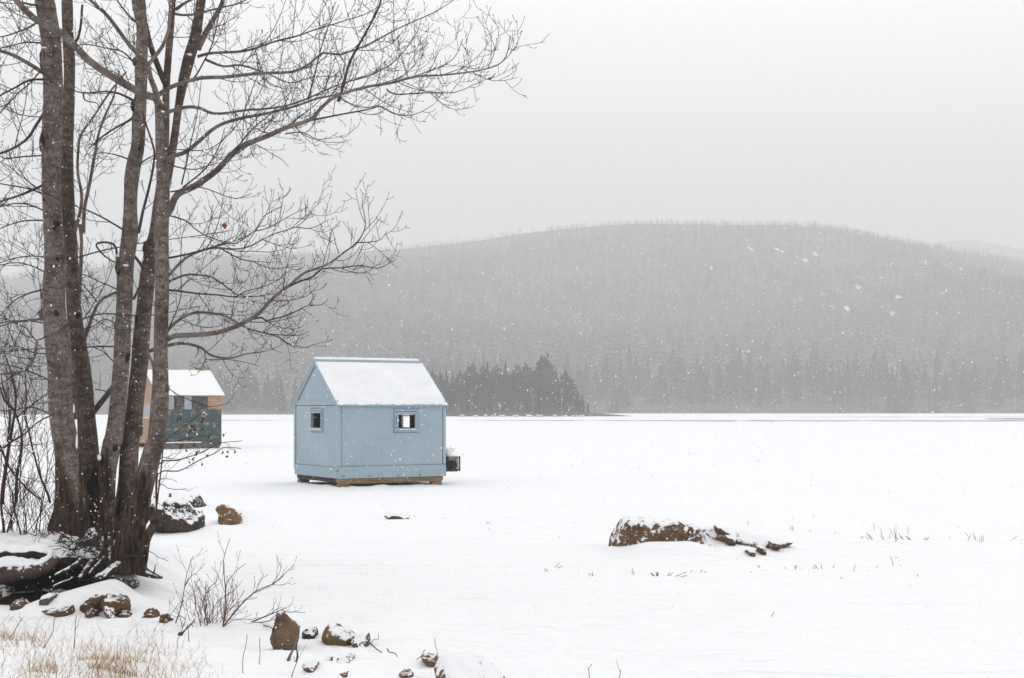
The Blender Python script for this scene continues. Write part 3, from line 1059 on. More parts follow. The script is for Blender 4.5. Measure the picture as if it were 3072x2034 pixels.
rock('rock', S(c3, (265, 1040), (300, 1012), (360, 996), (372, 1010), (374, 1045), (320, 1048)), 13.2, 0.35, M['greytop'],
     'small box-shaped rock with a thick snow cap below the bank', 0.015, 42, 'rock', group=G)
rock('rock', S(c3, (795, 905), (805, 880), (850, 865), (905, 875), (950, 905), (920, 918), (840, 918)), 13.9, 0.35, M['greytop'],
     'flat grey stone slab under snow at the foot of the right trunk', 0.015, 43, 'rock', group=G)
rock('rock', S(c6, (285, 425), (310, 350), (335, 280), (350, 225), (372, 218), (430, 255), (485, 300), (525, 355), (520, 420), (495, 480), (450, 528), (385, 532), (350, 470)), 10.7, 0.42, M['tan'],
     'tall pointed tan rock with snow on its right shoulder', 0.02, 44, 'rock', 5, group=G)
rock('rock', S(c6, (536, 412), (560, 375), (595, 350), (630, 345), (665, 385), (667, 415), (610, 425)), 10.9, 0.25, M['dark'],
     'small dark snow-flecked stone between the two big tan rocks', 0.02, 45, 'stone', group=G)
rock('rock', S(c6, (700, 415), (725, 350), (765, 308), (800, 318), (880, 365), (968, 410), (955, 440), (830, 478), (740, 462)), 10.9, 0.40, M['ochre'],
     'ochre wedge-shaped rock to the right of the tall pointed rock', 0.02, 46, 'rock', 5, group=G)
rock('rock', S(c6, (930, 450), (960, 410), (1030, 380), (1062, 395), (1072, 470), (1060, 500), (980, 500)), 10.6, 0.35, M['tan_snowy'],
     'snow-coated lump of rock behind the fallen branch', 0.02, 47, 'rock', group=G)
for k, (sil, lab) in enumerate([
        (((550, 655), (570, 630), (640, 610), (672, 620), (650, 665), (600, 675)), 'brown rock edge poking from the left side of the snowy hump'),
        (((715, 625), (735, 600), (775, 585), (772, 605), (735, 632)), 'thin sliver of rock on the crest of the snowy hump'),
        (((808, 630), (840, 590), (890, 605), (908, 625), (870, 650), (825, 650)), 'dark stone poking from the middle of the snowy hump'),
        (((900, 565), (920, 550), (950, 575), (962, 600), (935, 600)), 'small slanted stone on the right side of the snowy hump'),
        (((795, 740), (850, 705), (905, 690), (925, 720), (915, 780), (810, 780)), 'dark rock at the bottom edge below the snowy hump'),
        (((1318, 715), (1350, 690), (1385, 686), (1415, 712), (1400, 728), (1340, 728)), 'lone brown pebble in the snow left of the big snowy boulder')]):
    rock('stone', S(c6, *sil), 9.85 - 0.05 * k, 0.22, M['tan_snowy'] if k < 4 else M['rust'], lab, 0.015, 50 + k, 'stone', group=G)
rock('boulder', S(c6, (1590, 790), (1600, 660), (1640, 585), (1720, 558), (1800, 562), (1900, 590), (1990, 630), (2070, 680), (2140, 760), (2100, 830), (1700, 850)), 9.75, 0.8, M['tan_snowy'],
     'big snow-covered boulder with a brown left face at the bottom edge', 0.03, 60, 'boulder', 5, group=G)
rock('stone', S(c6, (1470, 570), (1500, 562), (1600, 570), (1640, 600), (1615, 640), (1570, 600)), 10.1, 0.25, M['tan'],
     'flat brown stone jutting left from the big snow-covered boulder', 0.02, 61, 'stone', group=G)
rock('stone', S(c6, (1908, 580), (1925, 568), (1960, 575), (2000, 612), (1960, 615)), 10.2, 0.2, M['tan_snowy'],
     'thin brown stone showing behind the big snow-covered boulder', 0.01, 62, 'stone', group=G)
# stones on the far point
for k in range(13):
    px = 1380 + 390 * (k + r_.random()) / 13
    hh = r_.uniform(3, 7)
    w = r_.uniform(6, 15)
    Y = r_.uniform(349, 352)
    by = HOR + (EYE - 0.0) / Y * F
    me_o = rock('shore_rock', [(px - w, by), (px - w * 0.6, by - hh * 0.8), (px, by - hh), (px + w * 0.7, by - hh * 0.6), (px + w, by)], Y, 2.0, M['greytop'],
                'snow-capped rock at the waterline of the far wooded point', 0.15, 70 + k, 'rock', 2, 'rocks at the waterline of the point')

# ------------------------------------------------------------------ branches
UP = np.array([0, 0, 1.0])


def catmull(P, n):
    P = np.asarray(P, float)
    if len(P) < 3:
        t = np.linspace(0, 1, max(2, n))
        return P[0] + (P[-1] - P[0]) * t[:, None]
    Pe = np.concatenate([[2 * P[0] - P[1]], P, [2 * P[-1] - P[-2]]])
    out = []
    per = max(2, int(round(n / (len(P) - 1))))
    for i in range(1, len(Pe) - 2):
        p0, p1, p2, p3 = Pe[i - 1], Pe[i], Pe[i + 1], Pe[i + 2]
        t = np.linspace(0, 1, per, endpoint=False)[:, None]
        out.append(0.5 * (2 * p1 + (p2 - p0) * t + (2 * p0 - 5 * p1 + 4 * p2 - p3) * t ** 2 + (3 * p1 - p0 - 3 * p2 + p3) * t ** 3))
    out.append(P[-1:])
    return np.concatenate(out)


TW = dict(rmin=0.0026, up=0.72, spread=0.95, bud=True)


def grow(mb, P, rad, level, tw, start=0.08, dens=1.0, lmax=1.0, st=None):
    """side shoots along the polyline P with radii rad"""
    seg = np.linalg.norm(np.diff(P, axis=0), axis=1)
    cum = np.concatenate([[0], np.cumsum(seg)])
    L = cum[-1]
    if L < 0.05:
        return
    step = (0.155, 0.095, 0.095)[min(level, 2)] / dens
    s = start * L + step * st.random()
    side = 1
    ph = st.uniform(0, 6.28)
    while s < L * 0.985:
        k = min(len(P) - 2, int(np.searchsorted(cum, s)) - 1)
        k = max(k, 0)
        f = (s - cum[k]) / max(seg[k], 1e-6)
        p = P[k] + (P[k + 1] - P[k]) * f
        t = P[k + 1] - P[k]
        t = t / (np.linalg.norm(t) + 1e-9)
        r0 = rad[k] + (rad[k + 1] - rad[k]) * f
        a = np.cross(t, UP)
        na = np.linalg.norm(a)
        a = a / na if na > 0.05 else np.array([1., 0, 0])
        b = np.cross(a, t)
        ang = ph + st.uniform(-0.7, 0.7)
        ph += 2.4
        perp = a * math.cos(ang) + b * math.sin(ang)
        rem = 1 - s / L
        base = (0.80, 0.42, 0.17)[min(level, 2)] * lmax
        ln = base * st.uniform(0.45, 1.2) * (0.45 + 0.75 * rem if level == 0 else 0.5 + 0.6 * rem)
        ln = min(ln, 0.75 * L + 0.05)
        spread = tw['spread'] * st.uniform(0.65, 1.2)
        d = t * math.cos(spread) + perp * math.sin(spread)
        n = 6 if level == 0 else (5 if level == 1 else 4)
        q = [p]
        dd = d.copy()
        lift = tw['up'] * st.uniform(0.3, 1.5)
        droop = tw.get('droop', 0.10) * st.uniform(-0.5, 1.5)
        for m in range(n):
            g_ = (m + 1) / n
            dd = dd + UP * (lift * 0.42 * g_ - droop * (1 - g_)) + np.array([st.uniform(-1, 1), st.uniform(-1, 1), st.uniform(-1, 1)]) * 0.10
            dd = dd / np.linalg.norm(dd)
            q.append(q[-1] + dd * ln / n)
        q = np.array(q)
        ra = max(tw['rmin'], min(r0 * 0.62, 0.0055 * ln + 0.0016))
        rq = np.linspace(ra, tw['rmin'] * 0.8, n + 1)
        mb.tube(q, rq, 4 if level == 0 else 3)
        if level < tw.get('depth', 2):
            grow(mb, q, rq, level + 1, tw, 0.2, dens, lmax, st)
        if tw['bud'] and st.random() < 0.6:
            e = q[-1]
            mb.tube([e, e + dd * 0.008, e + dd * 0.018], [tw['rmin'], tw['rmin'] * 1.9, tw['rmin'] * 0.4], 3)
        s += step * st.uniform(0.5, 1.5)


# ------------------------------------------------------------------ the clump of maples
TREE = empty('maple_tree', at(330, 1700, 14.9))
tag(TREE, 'big leafless many-trunked maple with grey bark leaning over the snowy bank', 'tree')
T0 = np.array(TREE.location)


def trunk(pts, Y0, Y1, mat, seed, extra=None, flare=0.0, sides=20, top=True):
    """pts = (px, py, width px) from the base upwards; Y goes from Y0 to Y1"""
    pts = list(pts)
    if top:   # the trunk goes on above the frame
        (xa, ya, wa), (xb, yb, wb) = pts[-2], pts[-1]
        kx = (xb - xa) / (yb - ya)
        pts += [(xb - kx * 330, yb - 330, wb * 0.8), (xb - kx * 600 + 20, yb - 700, wb * 0.5), (xb - kx * 700 - 10, yb - 1100, wb * 0.12)]
    n = len(pts)
    ys = np.array([p[1] for p in pts], float)
    t = (ys[0] - ys) / (ys[0] - 0.0)
    Ys = Y0 + (Y1 - Y0) * t
    P = np.array([at(p[0], p[1], Y) for p, Y in zip(pts, Ys)])
    W = np.array([p[2] for p in pts]) / 2 / F * Ys
    m = n * 5
    Pc = catmull(np.column_stack([P, W]), m)
    r = Pc[:, 3].copy()
    P3 = Pc[:, :3] - T0
    ph = seed * 1.7

    def lob(i, a, PP):
        z = PP[:, 2][:, None]
        fl = np.exp(-np.clip(z - P3[0, 2], 0, 9) / 0.45)
        bumps = np.array([[mnoise.fractal((0.9 * math.cos(aa), 0.9 * math.sin(aa), zz * 2.1 + seed * 7.7), 1.0, 2.0, 4) for aa in a[0]] for zz in z[:, 0]])
        return 1 + flare * fl * (0.55 + 0.45 * np.sin(4 * a + ph)) + 0.085 * bumps
    mb = MB()
    mb.tube(P3, r, sides, True, lob)
    o = mb.build('trunk', mat, TREE)
    return o, P3 + T0, r


def tp(fn, *rows):
    s = {c1: 2.24, c2: 2.24, c3: 2.24, cT: 3.92}[fn]
    return [(*fn(x, y), w / s) for x, y, w in rows]


tA = trunk(tp(c3, (470, 640, 262), (465, 560, 235), (478, 420, 205), (465, 200, 176), (445, 0, 156)) +
           tp(c2, (412, 1200, 162), (402, 900, 158), (376, 640, 158), (362, 420, 152), (366, 200, 138), (364, 60, 132)) +
           tp(c1, (350, 1400, 127), (346, 1200, 128), (346, 1000, 130), (350, 800, 128), (354, 600, 128), (352, 450, 132), (340, 250, 126), (312, 80, 128), (300, 0, 128)), 15.2, 14.9, M['bark'], 1, flare=0.35)
tB = trunk(tp(c3, (640, 600, 190), (640, 480, 150), (625, 250, 132), (590, 0, 134)) +
           tp(c2, (578, 1200, 118), (552, 900, 106), (506, 600, 98), (486, 300, 94), (470, 0, 86)) +
           tp(c1, (458, 1400, 88), (452, 1000, 84), (464, 600, 76), (466, 400, 76), (455, 200, 72), (452, 0, 74)), 15.6, 15.6, M['bark_brown'], 2, flare=0.35)
tC = trunk(tp(c3, (735, 620, 190), (712, 430, 130), (722, 200, 116), (750, 0, 120)) +
           tp(c2, (764, 1380, 122), (786, 1200, 110), (806, 1000, 106), (820, 800, 108), (830, 600, 108), (838, 400, 106), (846, 220, 108), (872, 0, 104)) +
           tp(c1, (874, 1400, 88), (886, 1200, 98), (906, 1080, 96), (928, 980, 88), (934, 800, 90), (946, 620, 78), (948, 420, 84), (956, 200, 76), (936, 60, 82), (930, 0, 88)), 15.4, 15.1, M['bark'], 3, flare=0.3)
tD = trunk(tp(c3, (830, 640, 160), (842, 400, 104), (862, 200, 116), (872, 0, 116)) +
           tp(c2, (892, 1300, 114), (912, 1100, 114), (936, 900, 110), (950, 700, 108), (968, 500, 104), (990, 300, 100), (1018, 100, 86), (1038, 0, 76)) +
           tp(c1, (1058, 1400, 66), (1085, 1200, 58), (1108, 1000, 54), (1114, 800, 50), (1116, 620, 48), (1128, 420, 46), (1146, 200, 46), (1160, 0, 42)), 15.5, 15.8, M['bark_brown'], 4, flare=0.3)
tE = trunk(tp(c3, (858, 860, 215), (868, 700, 185), (888, 560, 165), (925, 400, 150), (985, 200, 134), (1038, 0, 120)) +
           tp(c2, (1054, 1400, 106), (1080, 1200, 100), (1083, 1000, 96), (1080, 800, 93), (1084, 600, 95), (1090, 400, 92), (1088, 200, 96), (1085, 0, 98)) +
           tp(c1, (1092, 1400, 92), (1094, 1200, 84), (1080, 1000, 66), (1070, 800, 54), (1062, 680, 50)), 14.5, 14.5, M['bark'], 5, flare=0.30, top=False)
tF = trunk(tp(c1, (1120, 1240, 50), (1148, 1080, 52), (1176, 900, 50), (1200, 720, 52), (1228, 560, 66), (1268, 400, 78), (1310, 260, 72), (1332, 130, 64), (1352, 0, 62)), 15.7, 16.0, M['bark_brown'], 6)


def limb(fn, pts, Y0, Y1, w0, w1, parent, seed, mat='limb', dens=1.0, lmax=1.0, start=0.08, tw=None, twigs=True, name='limb', T=None):
    """a traced limb: pts in crop pixels, depth runs Y0 -> Y1, widths in photo pixels; carries its own twigs"""
    st = random.Random(seed)
    n = len(pts)
    S_ = [fn(x, y) for x, y in pts]
    acc = np.concatenate([[0], np.cumsum([math.dist(S_[i], S_[i + 1]) for i in range(n - 1)])])
    tt = acc / acc[-1]
    P = np.array([at(a, b, Y0 + (Y1 - Y0) * t) for (a, b), t in zip(S_, tt)])
    L = float(np.linalg.norm(np.diff(P, axis=0), axis=1).sum())
    m = max(8, int(L / 0.09))
    Pc = catmull(P, m)
    k = len(Pc)
    jit = np.array([[mnoise.noise((i * 0.21, seed * 3.3, c * 5.0)) for c in range(3)] for i in range(k)]) * 0.018
    env = np.minimum(1, np.arange(k) / 4.0)[:, None]
    Pc = Pc + jit * env
    u = np.linspace(0, 1, k)
    rad = (w0 + (w1 - w0) * u ** 0.85) / 2 / F * Y0
    rad = np.maximum(rad, 0.0025)
    off = T0 if T is None else T
    mb = MB()
    mb.tube(Pc - off, rad, 8 if w0 > 14 else 5, True)
    if twigs and mat in ('limb', 'limb_dark'):
        mb.second = (sum(len(q) for q in mb.Q), M['twiglet'])
    if twigs:
        grow(mb, Pc - off, rad, 0, tw or TW, start, dens, lmax, st)
    return mb.build(name, M[mat], parent)


oA, oB, oC, oD, oE, oF = tA[0], tB[0], tC[0], tD[0], tE[0], tF[0]
K = 0


def LB(fn, pts, Y0, Y1, w0, w1, par, **kw):
    global K
    K += 1
    return limb(fn, pts, Y0, Y1, w0, w1, par, 500 + K, **kw)


# right-hand limbs, from the lowest up
LB(cM, [(60, 1312), (150, 1280), (350, 1275), (560, 1250), (650, 1215), (760, 1170), (870, 1110), (930, 1075), (1000, 1000), (1100, 890), (1220, 805), (1290, 740), (1380, 670), (1480, 640), (1600, 590), (1720, 490), (1840, 400), (1910, 300), (1930, 220), (1910, 110), (1895, 40)],
   14.5, 13.6, 17, 2, oE, start=0.3, lmax=0.8)
LB(cM, [(1220, 805), (1340, 760), (1440, 725), (1520, 655), (1700, 650), (1900, 620), (2050, 640), (2160, 590), (2220, 550)], 14.0, 14.3, 7, 2, oE, mat='limb_dark', lmax=0.6, start=0.25)
LB(cM, [(1840, 400), (1980, 400), (2080, 370), (2140, 290)], 13.7, 13.4, 4, 1.6, oE, mat='limb_dark', lmax=0.45)
LB(cM, [(1680, 500), (1640, 360), (1615, 260)], 13.8, 13.9, 3, 1.5, oE, mat='limb_dark', lmax=0.4)
LB(cM, [(870, 1120), (960, 1110), (1000, 1140), (1080, 1110), (1180, 1080), (1300, 1030), (1400, 990), (1520, 995), (1590, 940)], 14.2, 14.6, 7, 1.8, oE, mat='limb_dark', lmax=0.6)
LB(cM, [(1400, 990), (1440, 930), (1470, 870)], 14.5, 14.6, 3, 1.5, oE, mat='limb_dark', lmax=0.4)
LB(cM, [(60, 1250), (100, 1190), (200, 1110), (330, 1065), (480, 1070), (600, 1090), (700, 1150), (830, 1210), (960, 1250), (1100, 1290), (1200, 1340), (1300, 1370), (1380, 1390), (1430, 1360)], 14.6, 13.9, 11, 2, oE, lmax=0.7)
LB(cM, [(1000, 1260), (1150, 1270), (1330, 1275), (1410, 1240)], 14.0, 13.8, 4, 1.6, oE, mat='limb_dark', lmax=0.45)
LB(cM, [(-110, 1425), (60, 1375), (200, 1350), (300, 1370), (400, 1400), (460, 1450), (560, 1480), (680, 1480), (800, 1445), (930, 1430), (1050, 1400), (1170, 1350)], 15.4, 15.0, 13, 2, oD, lmax=0.6, start=0.3)
LB(cM, [(350, 1380), (360, 1430), (335, 1490)], 15.1, 15.0, 5, 2, oD, mat='limb_dark', twigs=False)
LB(cM, [(420, 1430), (440, 1500), (560, 1500), (700, 1500), (850, 1530), (930, 1560)], 15.1, 14.8, 4, 1.6, oD, mat='limb_dark', lmax=0.5)
LB(cM, [(60, 780), (130, 750), (250, 710), (370, 705), (470, 720), (560, 780), (660, 850), (720, 880), (800, 880), (900, 860), (1000, 800)], 14.6, 15.6, 8, 1.8, oE, mat='limb_dark', lmax=0.7)
LB(cM, [(60, 845), (230, 860), (400, 880), (560, 900), (700, 915), (800, 860), (950, 820), (1100, 760), (1180, 690)], 14.6, 14.9, 7, 1.8, oE, mat='limb_dark', lmax=0.75)
LB(cM, [(700, 915), (900, 905), (1060, 880), (1160, 850)], 14.8, 14.5, 4, 1.6, oE, mat='limb_dark', lmax=0.5)
LB(cM, [(80, 715), (150, 640), (250, 550), (350, 490), (470, 455), (570, 455), (640, 460), (740, 460), (850, 430), (960, 370), (1100, 310), (1280, 250), (1380, 160), (1440, 80), (1520, 0)], 14.7, 15.9, 10, 2, oE, lmax=0.8, start=0.2)
LB(cM, [(1280, 255), (1400, 265), (1520, 230), (1590, 180)], 15.7, 15.9, 3.6, 1.6, oE, mat='limb_dark', lmax=0.45)
LB(cM, [(570, 455), (680, 520), (780, 560), (880, 580), (960, 620), (1080, 640), (1210, 625), (1300, 620)], 15.2, 15.0, 5, 1.6, oE, mat='limb_dark', lmax=0.55)
LB(cM, [(60, 550), (250, 510), (400, 470), (530, 430), (620, 410), (720, 420), (800, 370), (900, 290), (970, 160), (1060, 100), (1140, 70)], 14.6, 14.1, 7, 1.8, oE, mat='limb_dark', lmax=0.65)
LB(cM, [(900, 290), (1000, 270), (1150, 190), (1260, 130), (1390, 60)], 14.3, 14.2, 4, 1.6, oE, mat='limb_dark', lmax=0.5)
LB(cM, [(60, 140), (240, 190), (320, 260), (430, 340), (570, 390), (700, 480), (850, 480), (1000, 490), (1150, 470), (1280, 400)], 14.7, 14.5, 5, 1.6, oE, mat='limb_dark', lmax=0.6)
LB(cM, [(90, 1190), (160, 1030), (200, 870), (190, 600), (200, 350), (260, 200)], 14.2, 14.0, 4.5, 1.6, oE, mat='limb_dark', lmax=0.4)
# the long low sweeping limb and its neighbours
LB(c1, [(1120, 1440), (1150, 1400), (1200, 1305), (1300, 1250), (1450, 1150), (1590, 1005), (1700, 955), (1795, 918), (1870, 885), (1960, 850), (2090, 795), (2170, 715), (2260, 645), (2440, 590), (2600, 560), (2780, 520), (2990, 500), (3290, 450), (3400, 380), (3430, 240)], 14.5, 12.6, 24, 2, oE, start=0.22, lmax=1.0, dens=1.05)
LB(c8, [(1100, 390), (1200, 350), (1205, 280)], 13.2, 13.3, 3, 1.6, oE, mat='limb_dark', lmax=0.5)
LB(c8, [(800, 465), (850, 495), (1000, 485), (1150, 480), (1250, 440), (1370, 395)], 13.3, 13.6, 5, 1.6, oE, mat='limb_dark', lmax=0.55)
LB(c8, [(400, 630), (560, 600), (700, 575), (770, 555), (830, 585), (900, 605), (980, 590), (1045, 550)], 13.9, 13.5, 6, 1.6, oE, mat='limb_dark', lmax=0.55)
LB(c8, [(270, 700), (360, 690), (430, 730), (500, 745), (585, 745)], 14.1, 13.9, 4, 1.6, oE, mat='limb_dark', lmax=0.5)
LB(c8, [(120, 755), (200, 800), (250, 835), (290, 870)], 14.2, 14.0, 3, 1.5, oE, mat='limb_dark', lmax=0.35, dens=0.7)
LB(c8, [(550, 530), (580, 430), (610, 330), (670, 220), (710, 140), (760, 30), (775, -50)], 13.7, 13.0, 10, 5, oE, mat='limb_dark', lmax=0.7)
LB(c8, [(390, 520), (420, 420), (450, 290), (490, 150), (550, 20)], 14.3, 14.0, 6, 2, oE, mat='limb_dark', lmax=0.55)
LB(c1, [(1120, 1080), (1165, 1050), (1250, 1020), (1350, 940), (1450, 850), (1600, 800), (1792, 765), (1900, 730), (2010, 705), (2150, 655), (2290, 635), (2500, 575), (2690, 540), (2900, 470), (3050, 390), (3110, 260)], 14.7, 15.8, 15, 2, oE, start=0.22, lmax=0.95)
LB(c1, [(1070, 785), (1150, 745), (1250, 725), (1350, 735), (1420, 760), (1500, 765), (1650, 740), (1792, 725), (1990, 690), (2280, 565), (2490, 505), (2660, 400), (2790, 245), (2830, 115)], 14.5, 15.2, 13, 2, oE, start=0.2, lmax=0.9)
LB(c1, [(1055, 645), (1130, 590), (1200, 560), (1350, 525), (1500, 520), (1650, 500), (1792, 485), (1960, 480), (2085, 430), (2180, 355), (2290, 365), (2480, 295), (2640, 215), (2790, 145), (2930, 80), (3050, 0)], 14.5, 13.8, 15, 2, oE, start=0.2, lmax=0.9)
LB(c1, [(1330, 380), (1420, 355), (1600, 350), (1700, 330), (1792, 300), (1900, 265), (2020, 230), (2150, 190), (2290, 145), (2440, 100), (2620, 0)], 16.0, 15.0, 10, 2, oF, lmax=0.85)
LB(c1, [(1380, 400), (1500, 445), (1620, 440), (1792, 490), (1950, 560), (2100, 520), (2290, 510)], 15.9, 16.8, 9, 2, oF, lmax=0.75)
LB(c1, [(1330, 330), (1400, 190), (1470, 70), (1500, 0), (1540, -120), (1560, -300)], 16.0, 16.3, 20, 8, oF, lmax=0.9, start=0.0, dens=0.8)
LB(c1, [(1165, 90), (1230, 100), (1320, 92), (1450, 60), (1600, 15), (1720, -30)], 15.8, 15.0, 9, 3, oD, lmax=0.8)
LB(c1, [(1185, 60), (1260, 10), (1400, -60)], 15.8, 15.3, 12, 5, oD, lmax=0.7)
LB(c1, [(1290, 540), (1350, 460), (1430, 300), (1480, 60)], 15.5, 15.0, 6, 3, oF, mat='limb_dark', lmax=0.7)
LB(c1, [(1220, 1240), (1270, 1020), (1320, 770), (1350, 500)], 14.2, 14.0, 5, 2, oE, mat='limb_dark', lmax=0.5)
LB(c1, [(1230, 1260), (1380, 1130), (1470, 990), (1510, 860)], 14.1, 13.8, 6, 2, oE, mat='limb_dark', lmax=0.5)
LB(c1, [(1590, 1000), (1680, 880), (1792, 790), (1880, 700)], 14.0, 14.3, 6, 2, oE, mat='limb_dark', lmax=0.6)
LB(c1, [(1155, 1110), (1220, 1130), (1320, 1145), (1420, 1110), (1540, 1080)], 14.8, 15.3, 5, 2, oE, mat='limb_dark', lmax=0.6)
LB(c1, [(1145, 1290), (1230, 1275), (1340, 1260), (1460, 1290), (1590, 1330), (1690, 1300)], 14.4, 13.9, 5, 2, oE, mat='limb_dark', lmax=0.6)
# the fork of the right trunk
LB(c1, [(1062, 690), (1040, 655), (980, 640), (880, 590), (740, 500), (600, 410), (500, 310), (420, 220), (330, 175), (230, 120), (120, 20), (40, -90), (-60, -190)], 14.5, 12.4, 25, 15, oE, lmax=0.9, start=0.1, dens=0.7)
LB(c1, [(1062, 690), (1045, 600), (1020, 520), (1000, 430), (960, 395), (870, 300), (780, 180), (700, 80), (600, -10), (520, -140)], 14.5, 13.4, 19, 8, oE, lmax=0.85, start=0.25, dens=0.8)
LB(c1, [(1000, 430), (1040, 385), (1090, 320), (1125, 230), (1142, 150), (1150, -20), (1180, -240)], 14.2, 14.4, 13, 8, oE, lmax=0.8, dens=0.8)
LB(c1, [(1125, 590), (1080, 500), (1040, 400), (1005, 280), (985, 200), (960, 60), (930, -150)], 15.7, 15.4, 19, 14, oD, mat='limb_dark', lmax=0.8, dens=0.7)
LB(c1, [(430, 660), (420, 615), (350, 530), (260, 470), (120, 390), (0, 345), (-160, 310)], 15.1, 13.9, 16, 9, oB, lmax=0.8)
LB(c1, [(420, 235), (340, 140), (270, 60), (220, -40)], 13.2, 13.0, 10, 5, oE, lmax=0.7)
# left-hand limbs
LB(c1, [(300, 535), (200, 540), (100, 590), (0, 640), (-120, 700)], 14.9, 14.1, 8, 4, oA, mat='limb_dark', lmax=0.75)
LB(c1, [(270, 480), (200, 560), (130, 620), (0, 760), (-80, 830)], 15.0, 15.6, 5, 3, oA, mat='limb_dark', lmax=0.65)
LB(c1, [(300, 750), (250, 840), (200, 920), (100, 990), (0, 1030), (-150, 1060)], 15.1, 14.0, 10, 6, oA, mat='limb_dark', lmax=0.8)
LB(c1, [(290, 1045), (120, 1055), (50, 1065), (0, 1050), (-90, 1000)], 15.0, 14.5, 5, 3, oA, mat='limb_dark', lmax=0.6)
LB(c1, [(295, 1240), (170, 1300), (80, 1330), (0, 1355), (-120, 1380)], 15.0, 14.4, 8, 4, oA, mat='limb_dark', lmax=0.75)
LB(c1, [(295, 1480), (170, 1480), (90, 1500), (0, 1540)], 15.0, 14.7, 5, 3, oA, mat='limb_dark', lmax=0.6)
LB(c1, [(100, 990), (130, 860), (170, 720), (185, 560)], 14.4, 14.2, 4, 2, oA, mat='limb_dark', lmax=0.5)
LB(c1, [(280, 130), (180, 190), (60, 230), (-60, 250)], 14.9, 14.2, 7, 3, oA, mat='limb_dark', lmax=0.8)
LB(c1, [(270, 40), (160, 20), (40, -20)], 14.9, 14.0, 8, 4, oA, mat='limb_dark', lmax=0.8)
LB(c1, [(290, 290), (180, 280), (60, 310), (-60, 350)], 14.9, 15.6, 6, 3, oA, mat='limb_dark', lmax=0.8)
LB(c2, [(290, 575), (150, 590), (60, 605), (0, 625)], 14.8, 14.2, 8, 4, oA, lmax=0.8)
LB(c2, [(300, 375), (180, 410), (100, 450), (0, 560)], 15.0, 15.8, 6, 3, oA, mat='limb_dark', lmax=0.75)
LB(c2, [(310, 690), (240, 720), (180, 640), (90, 600), (0, 540)], 15.0, 14.6, 5, 2.5, oA, mat='limb_dark', lmax=0.7)
LB(c2, [(250, 730), (230, 820), (170, 920), (60, 945), (-40, 950)], 14.8, 14.3, 10, 5, oA, lmax=0.75)
LB(c2, [(320, 270), (200, 210), (90, 200), (-20, 220)], 15.0, 15.6, 5, 2.5, oA, mat='limb_dark', lmax=0.75)
LB(c2, [(315, 810), (220, 800), (120, 760), (0, 770)], 15.2, 16.0, 5, 2.5, oA, mat='limb_dark', lmax=0.7)
# between the trunks
LB(c1, [(920, 690), (880, 665), (800, 630), (700, 615), (560, 625), (480, 600)], 15.2, 14.5, 10, 3, oC, mat='limb_dark', lmax=0.6)
LB(c1, [(560, 625), (570, 670), (650, 695), (660, 730)], 14.6, 14.5, 6, 2, oC, mat='limb_dark', twigs=False)
LB(c1, [(900, 785), (860, 815), (770, 860), (670, 930), (600, 1000)], 15.2, 15.8, 9, 4, oC, mat='limb_dark', lmax=0.6)
LB(c1, [(885, 1080), (840, 1060), (760, 1040), (680, 1030), (600, 1050)], 15.2, 14.8, 6, 2, oC, mat='limb_dark', lmax=0.6)
LB(c1, [(900, 420), (820, 350), (700, 320), (560, 300), (470, 310)], 15.2, 15.8, 6, 2, oC, mat='limb_dark', lmax=0.75)
LB(c1, [(930, 160), (880, 110), (820, 40), (760, -40)], 15.2, 15.4, 8, 4, oC, mat='limb_dark', lmax=0.75)
LB(c1, [(900, 600), (780, 500), (680, 470), (560, 460)], 15.2, 15.9, 5, 2, oC, mat='limb_dark', lmax=0.75)
LB(c1, [(490, 290), (520, 260), (545, 150), (555, 30)], 15.6, 15.4, 9, 7, oB, mat='limb_dark', twigs=False)
LB(c2, [(565, 720), (600, 620), (650, 490), (700, 435), (790, 395)], 15.7, 15.4, 13, 7, oB, lmax=0.6)
LB(c2, [(630, 1200), (690, 1120), (745, 1050), (800, 990)], 15.7, 15.5, 18, 16, oB, mat='bark_brown', twigs=False)
LB(c2, [(790, 220), (775, 100), (730, 65), (665, 60), (648, 85), (700, 150), (765, 188)], 15.3, 15.0, 8, 5, oC, mat='limb_dark', twigs=False)
LB(c2, [(650, 460), (620, 420), (560, 350), (530, 330)], 15.5, 15.8, 5, 3, oB, mat='limb_dark', lmax=0.5)
LB(c2, [(785, 610), (700, 580), (620, 630), (560, 640)], 15.3, 15.0, 4, 2, oC, mat='limb_dark', lmax=0.6)
LB(c2, [(640, 1050), (700, 1060), (760, 1080)], 15.6, 15.9, 4, 2, oB, mat='limb_dark', lmax=0.6)
LB(c2, [(770, 870), (700, 800), (620, 760), (570, 740)], 15.4, 16.2, 4, 2, oC, mat='limb_dark', lmax=0.7)
LB(c2, [(900, 440), (930, 380), (970, 300), (1020, 250)], 15.3, 14.8, 9, 5, oC, mat='limb_dark', lmax=0.6)
LB(c2, [(900, 150), (935, 190), (960, 240)], 15.3, 15.4, 9, 9, oD, mat='limb_dark', twigs=False)
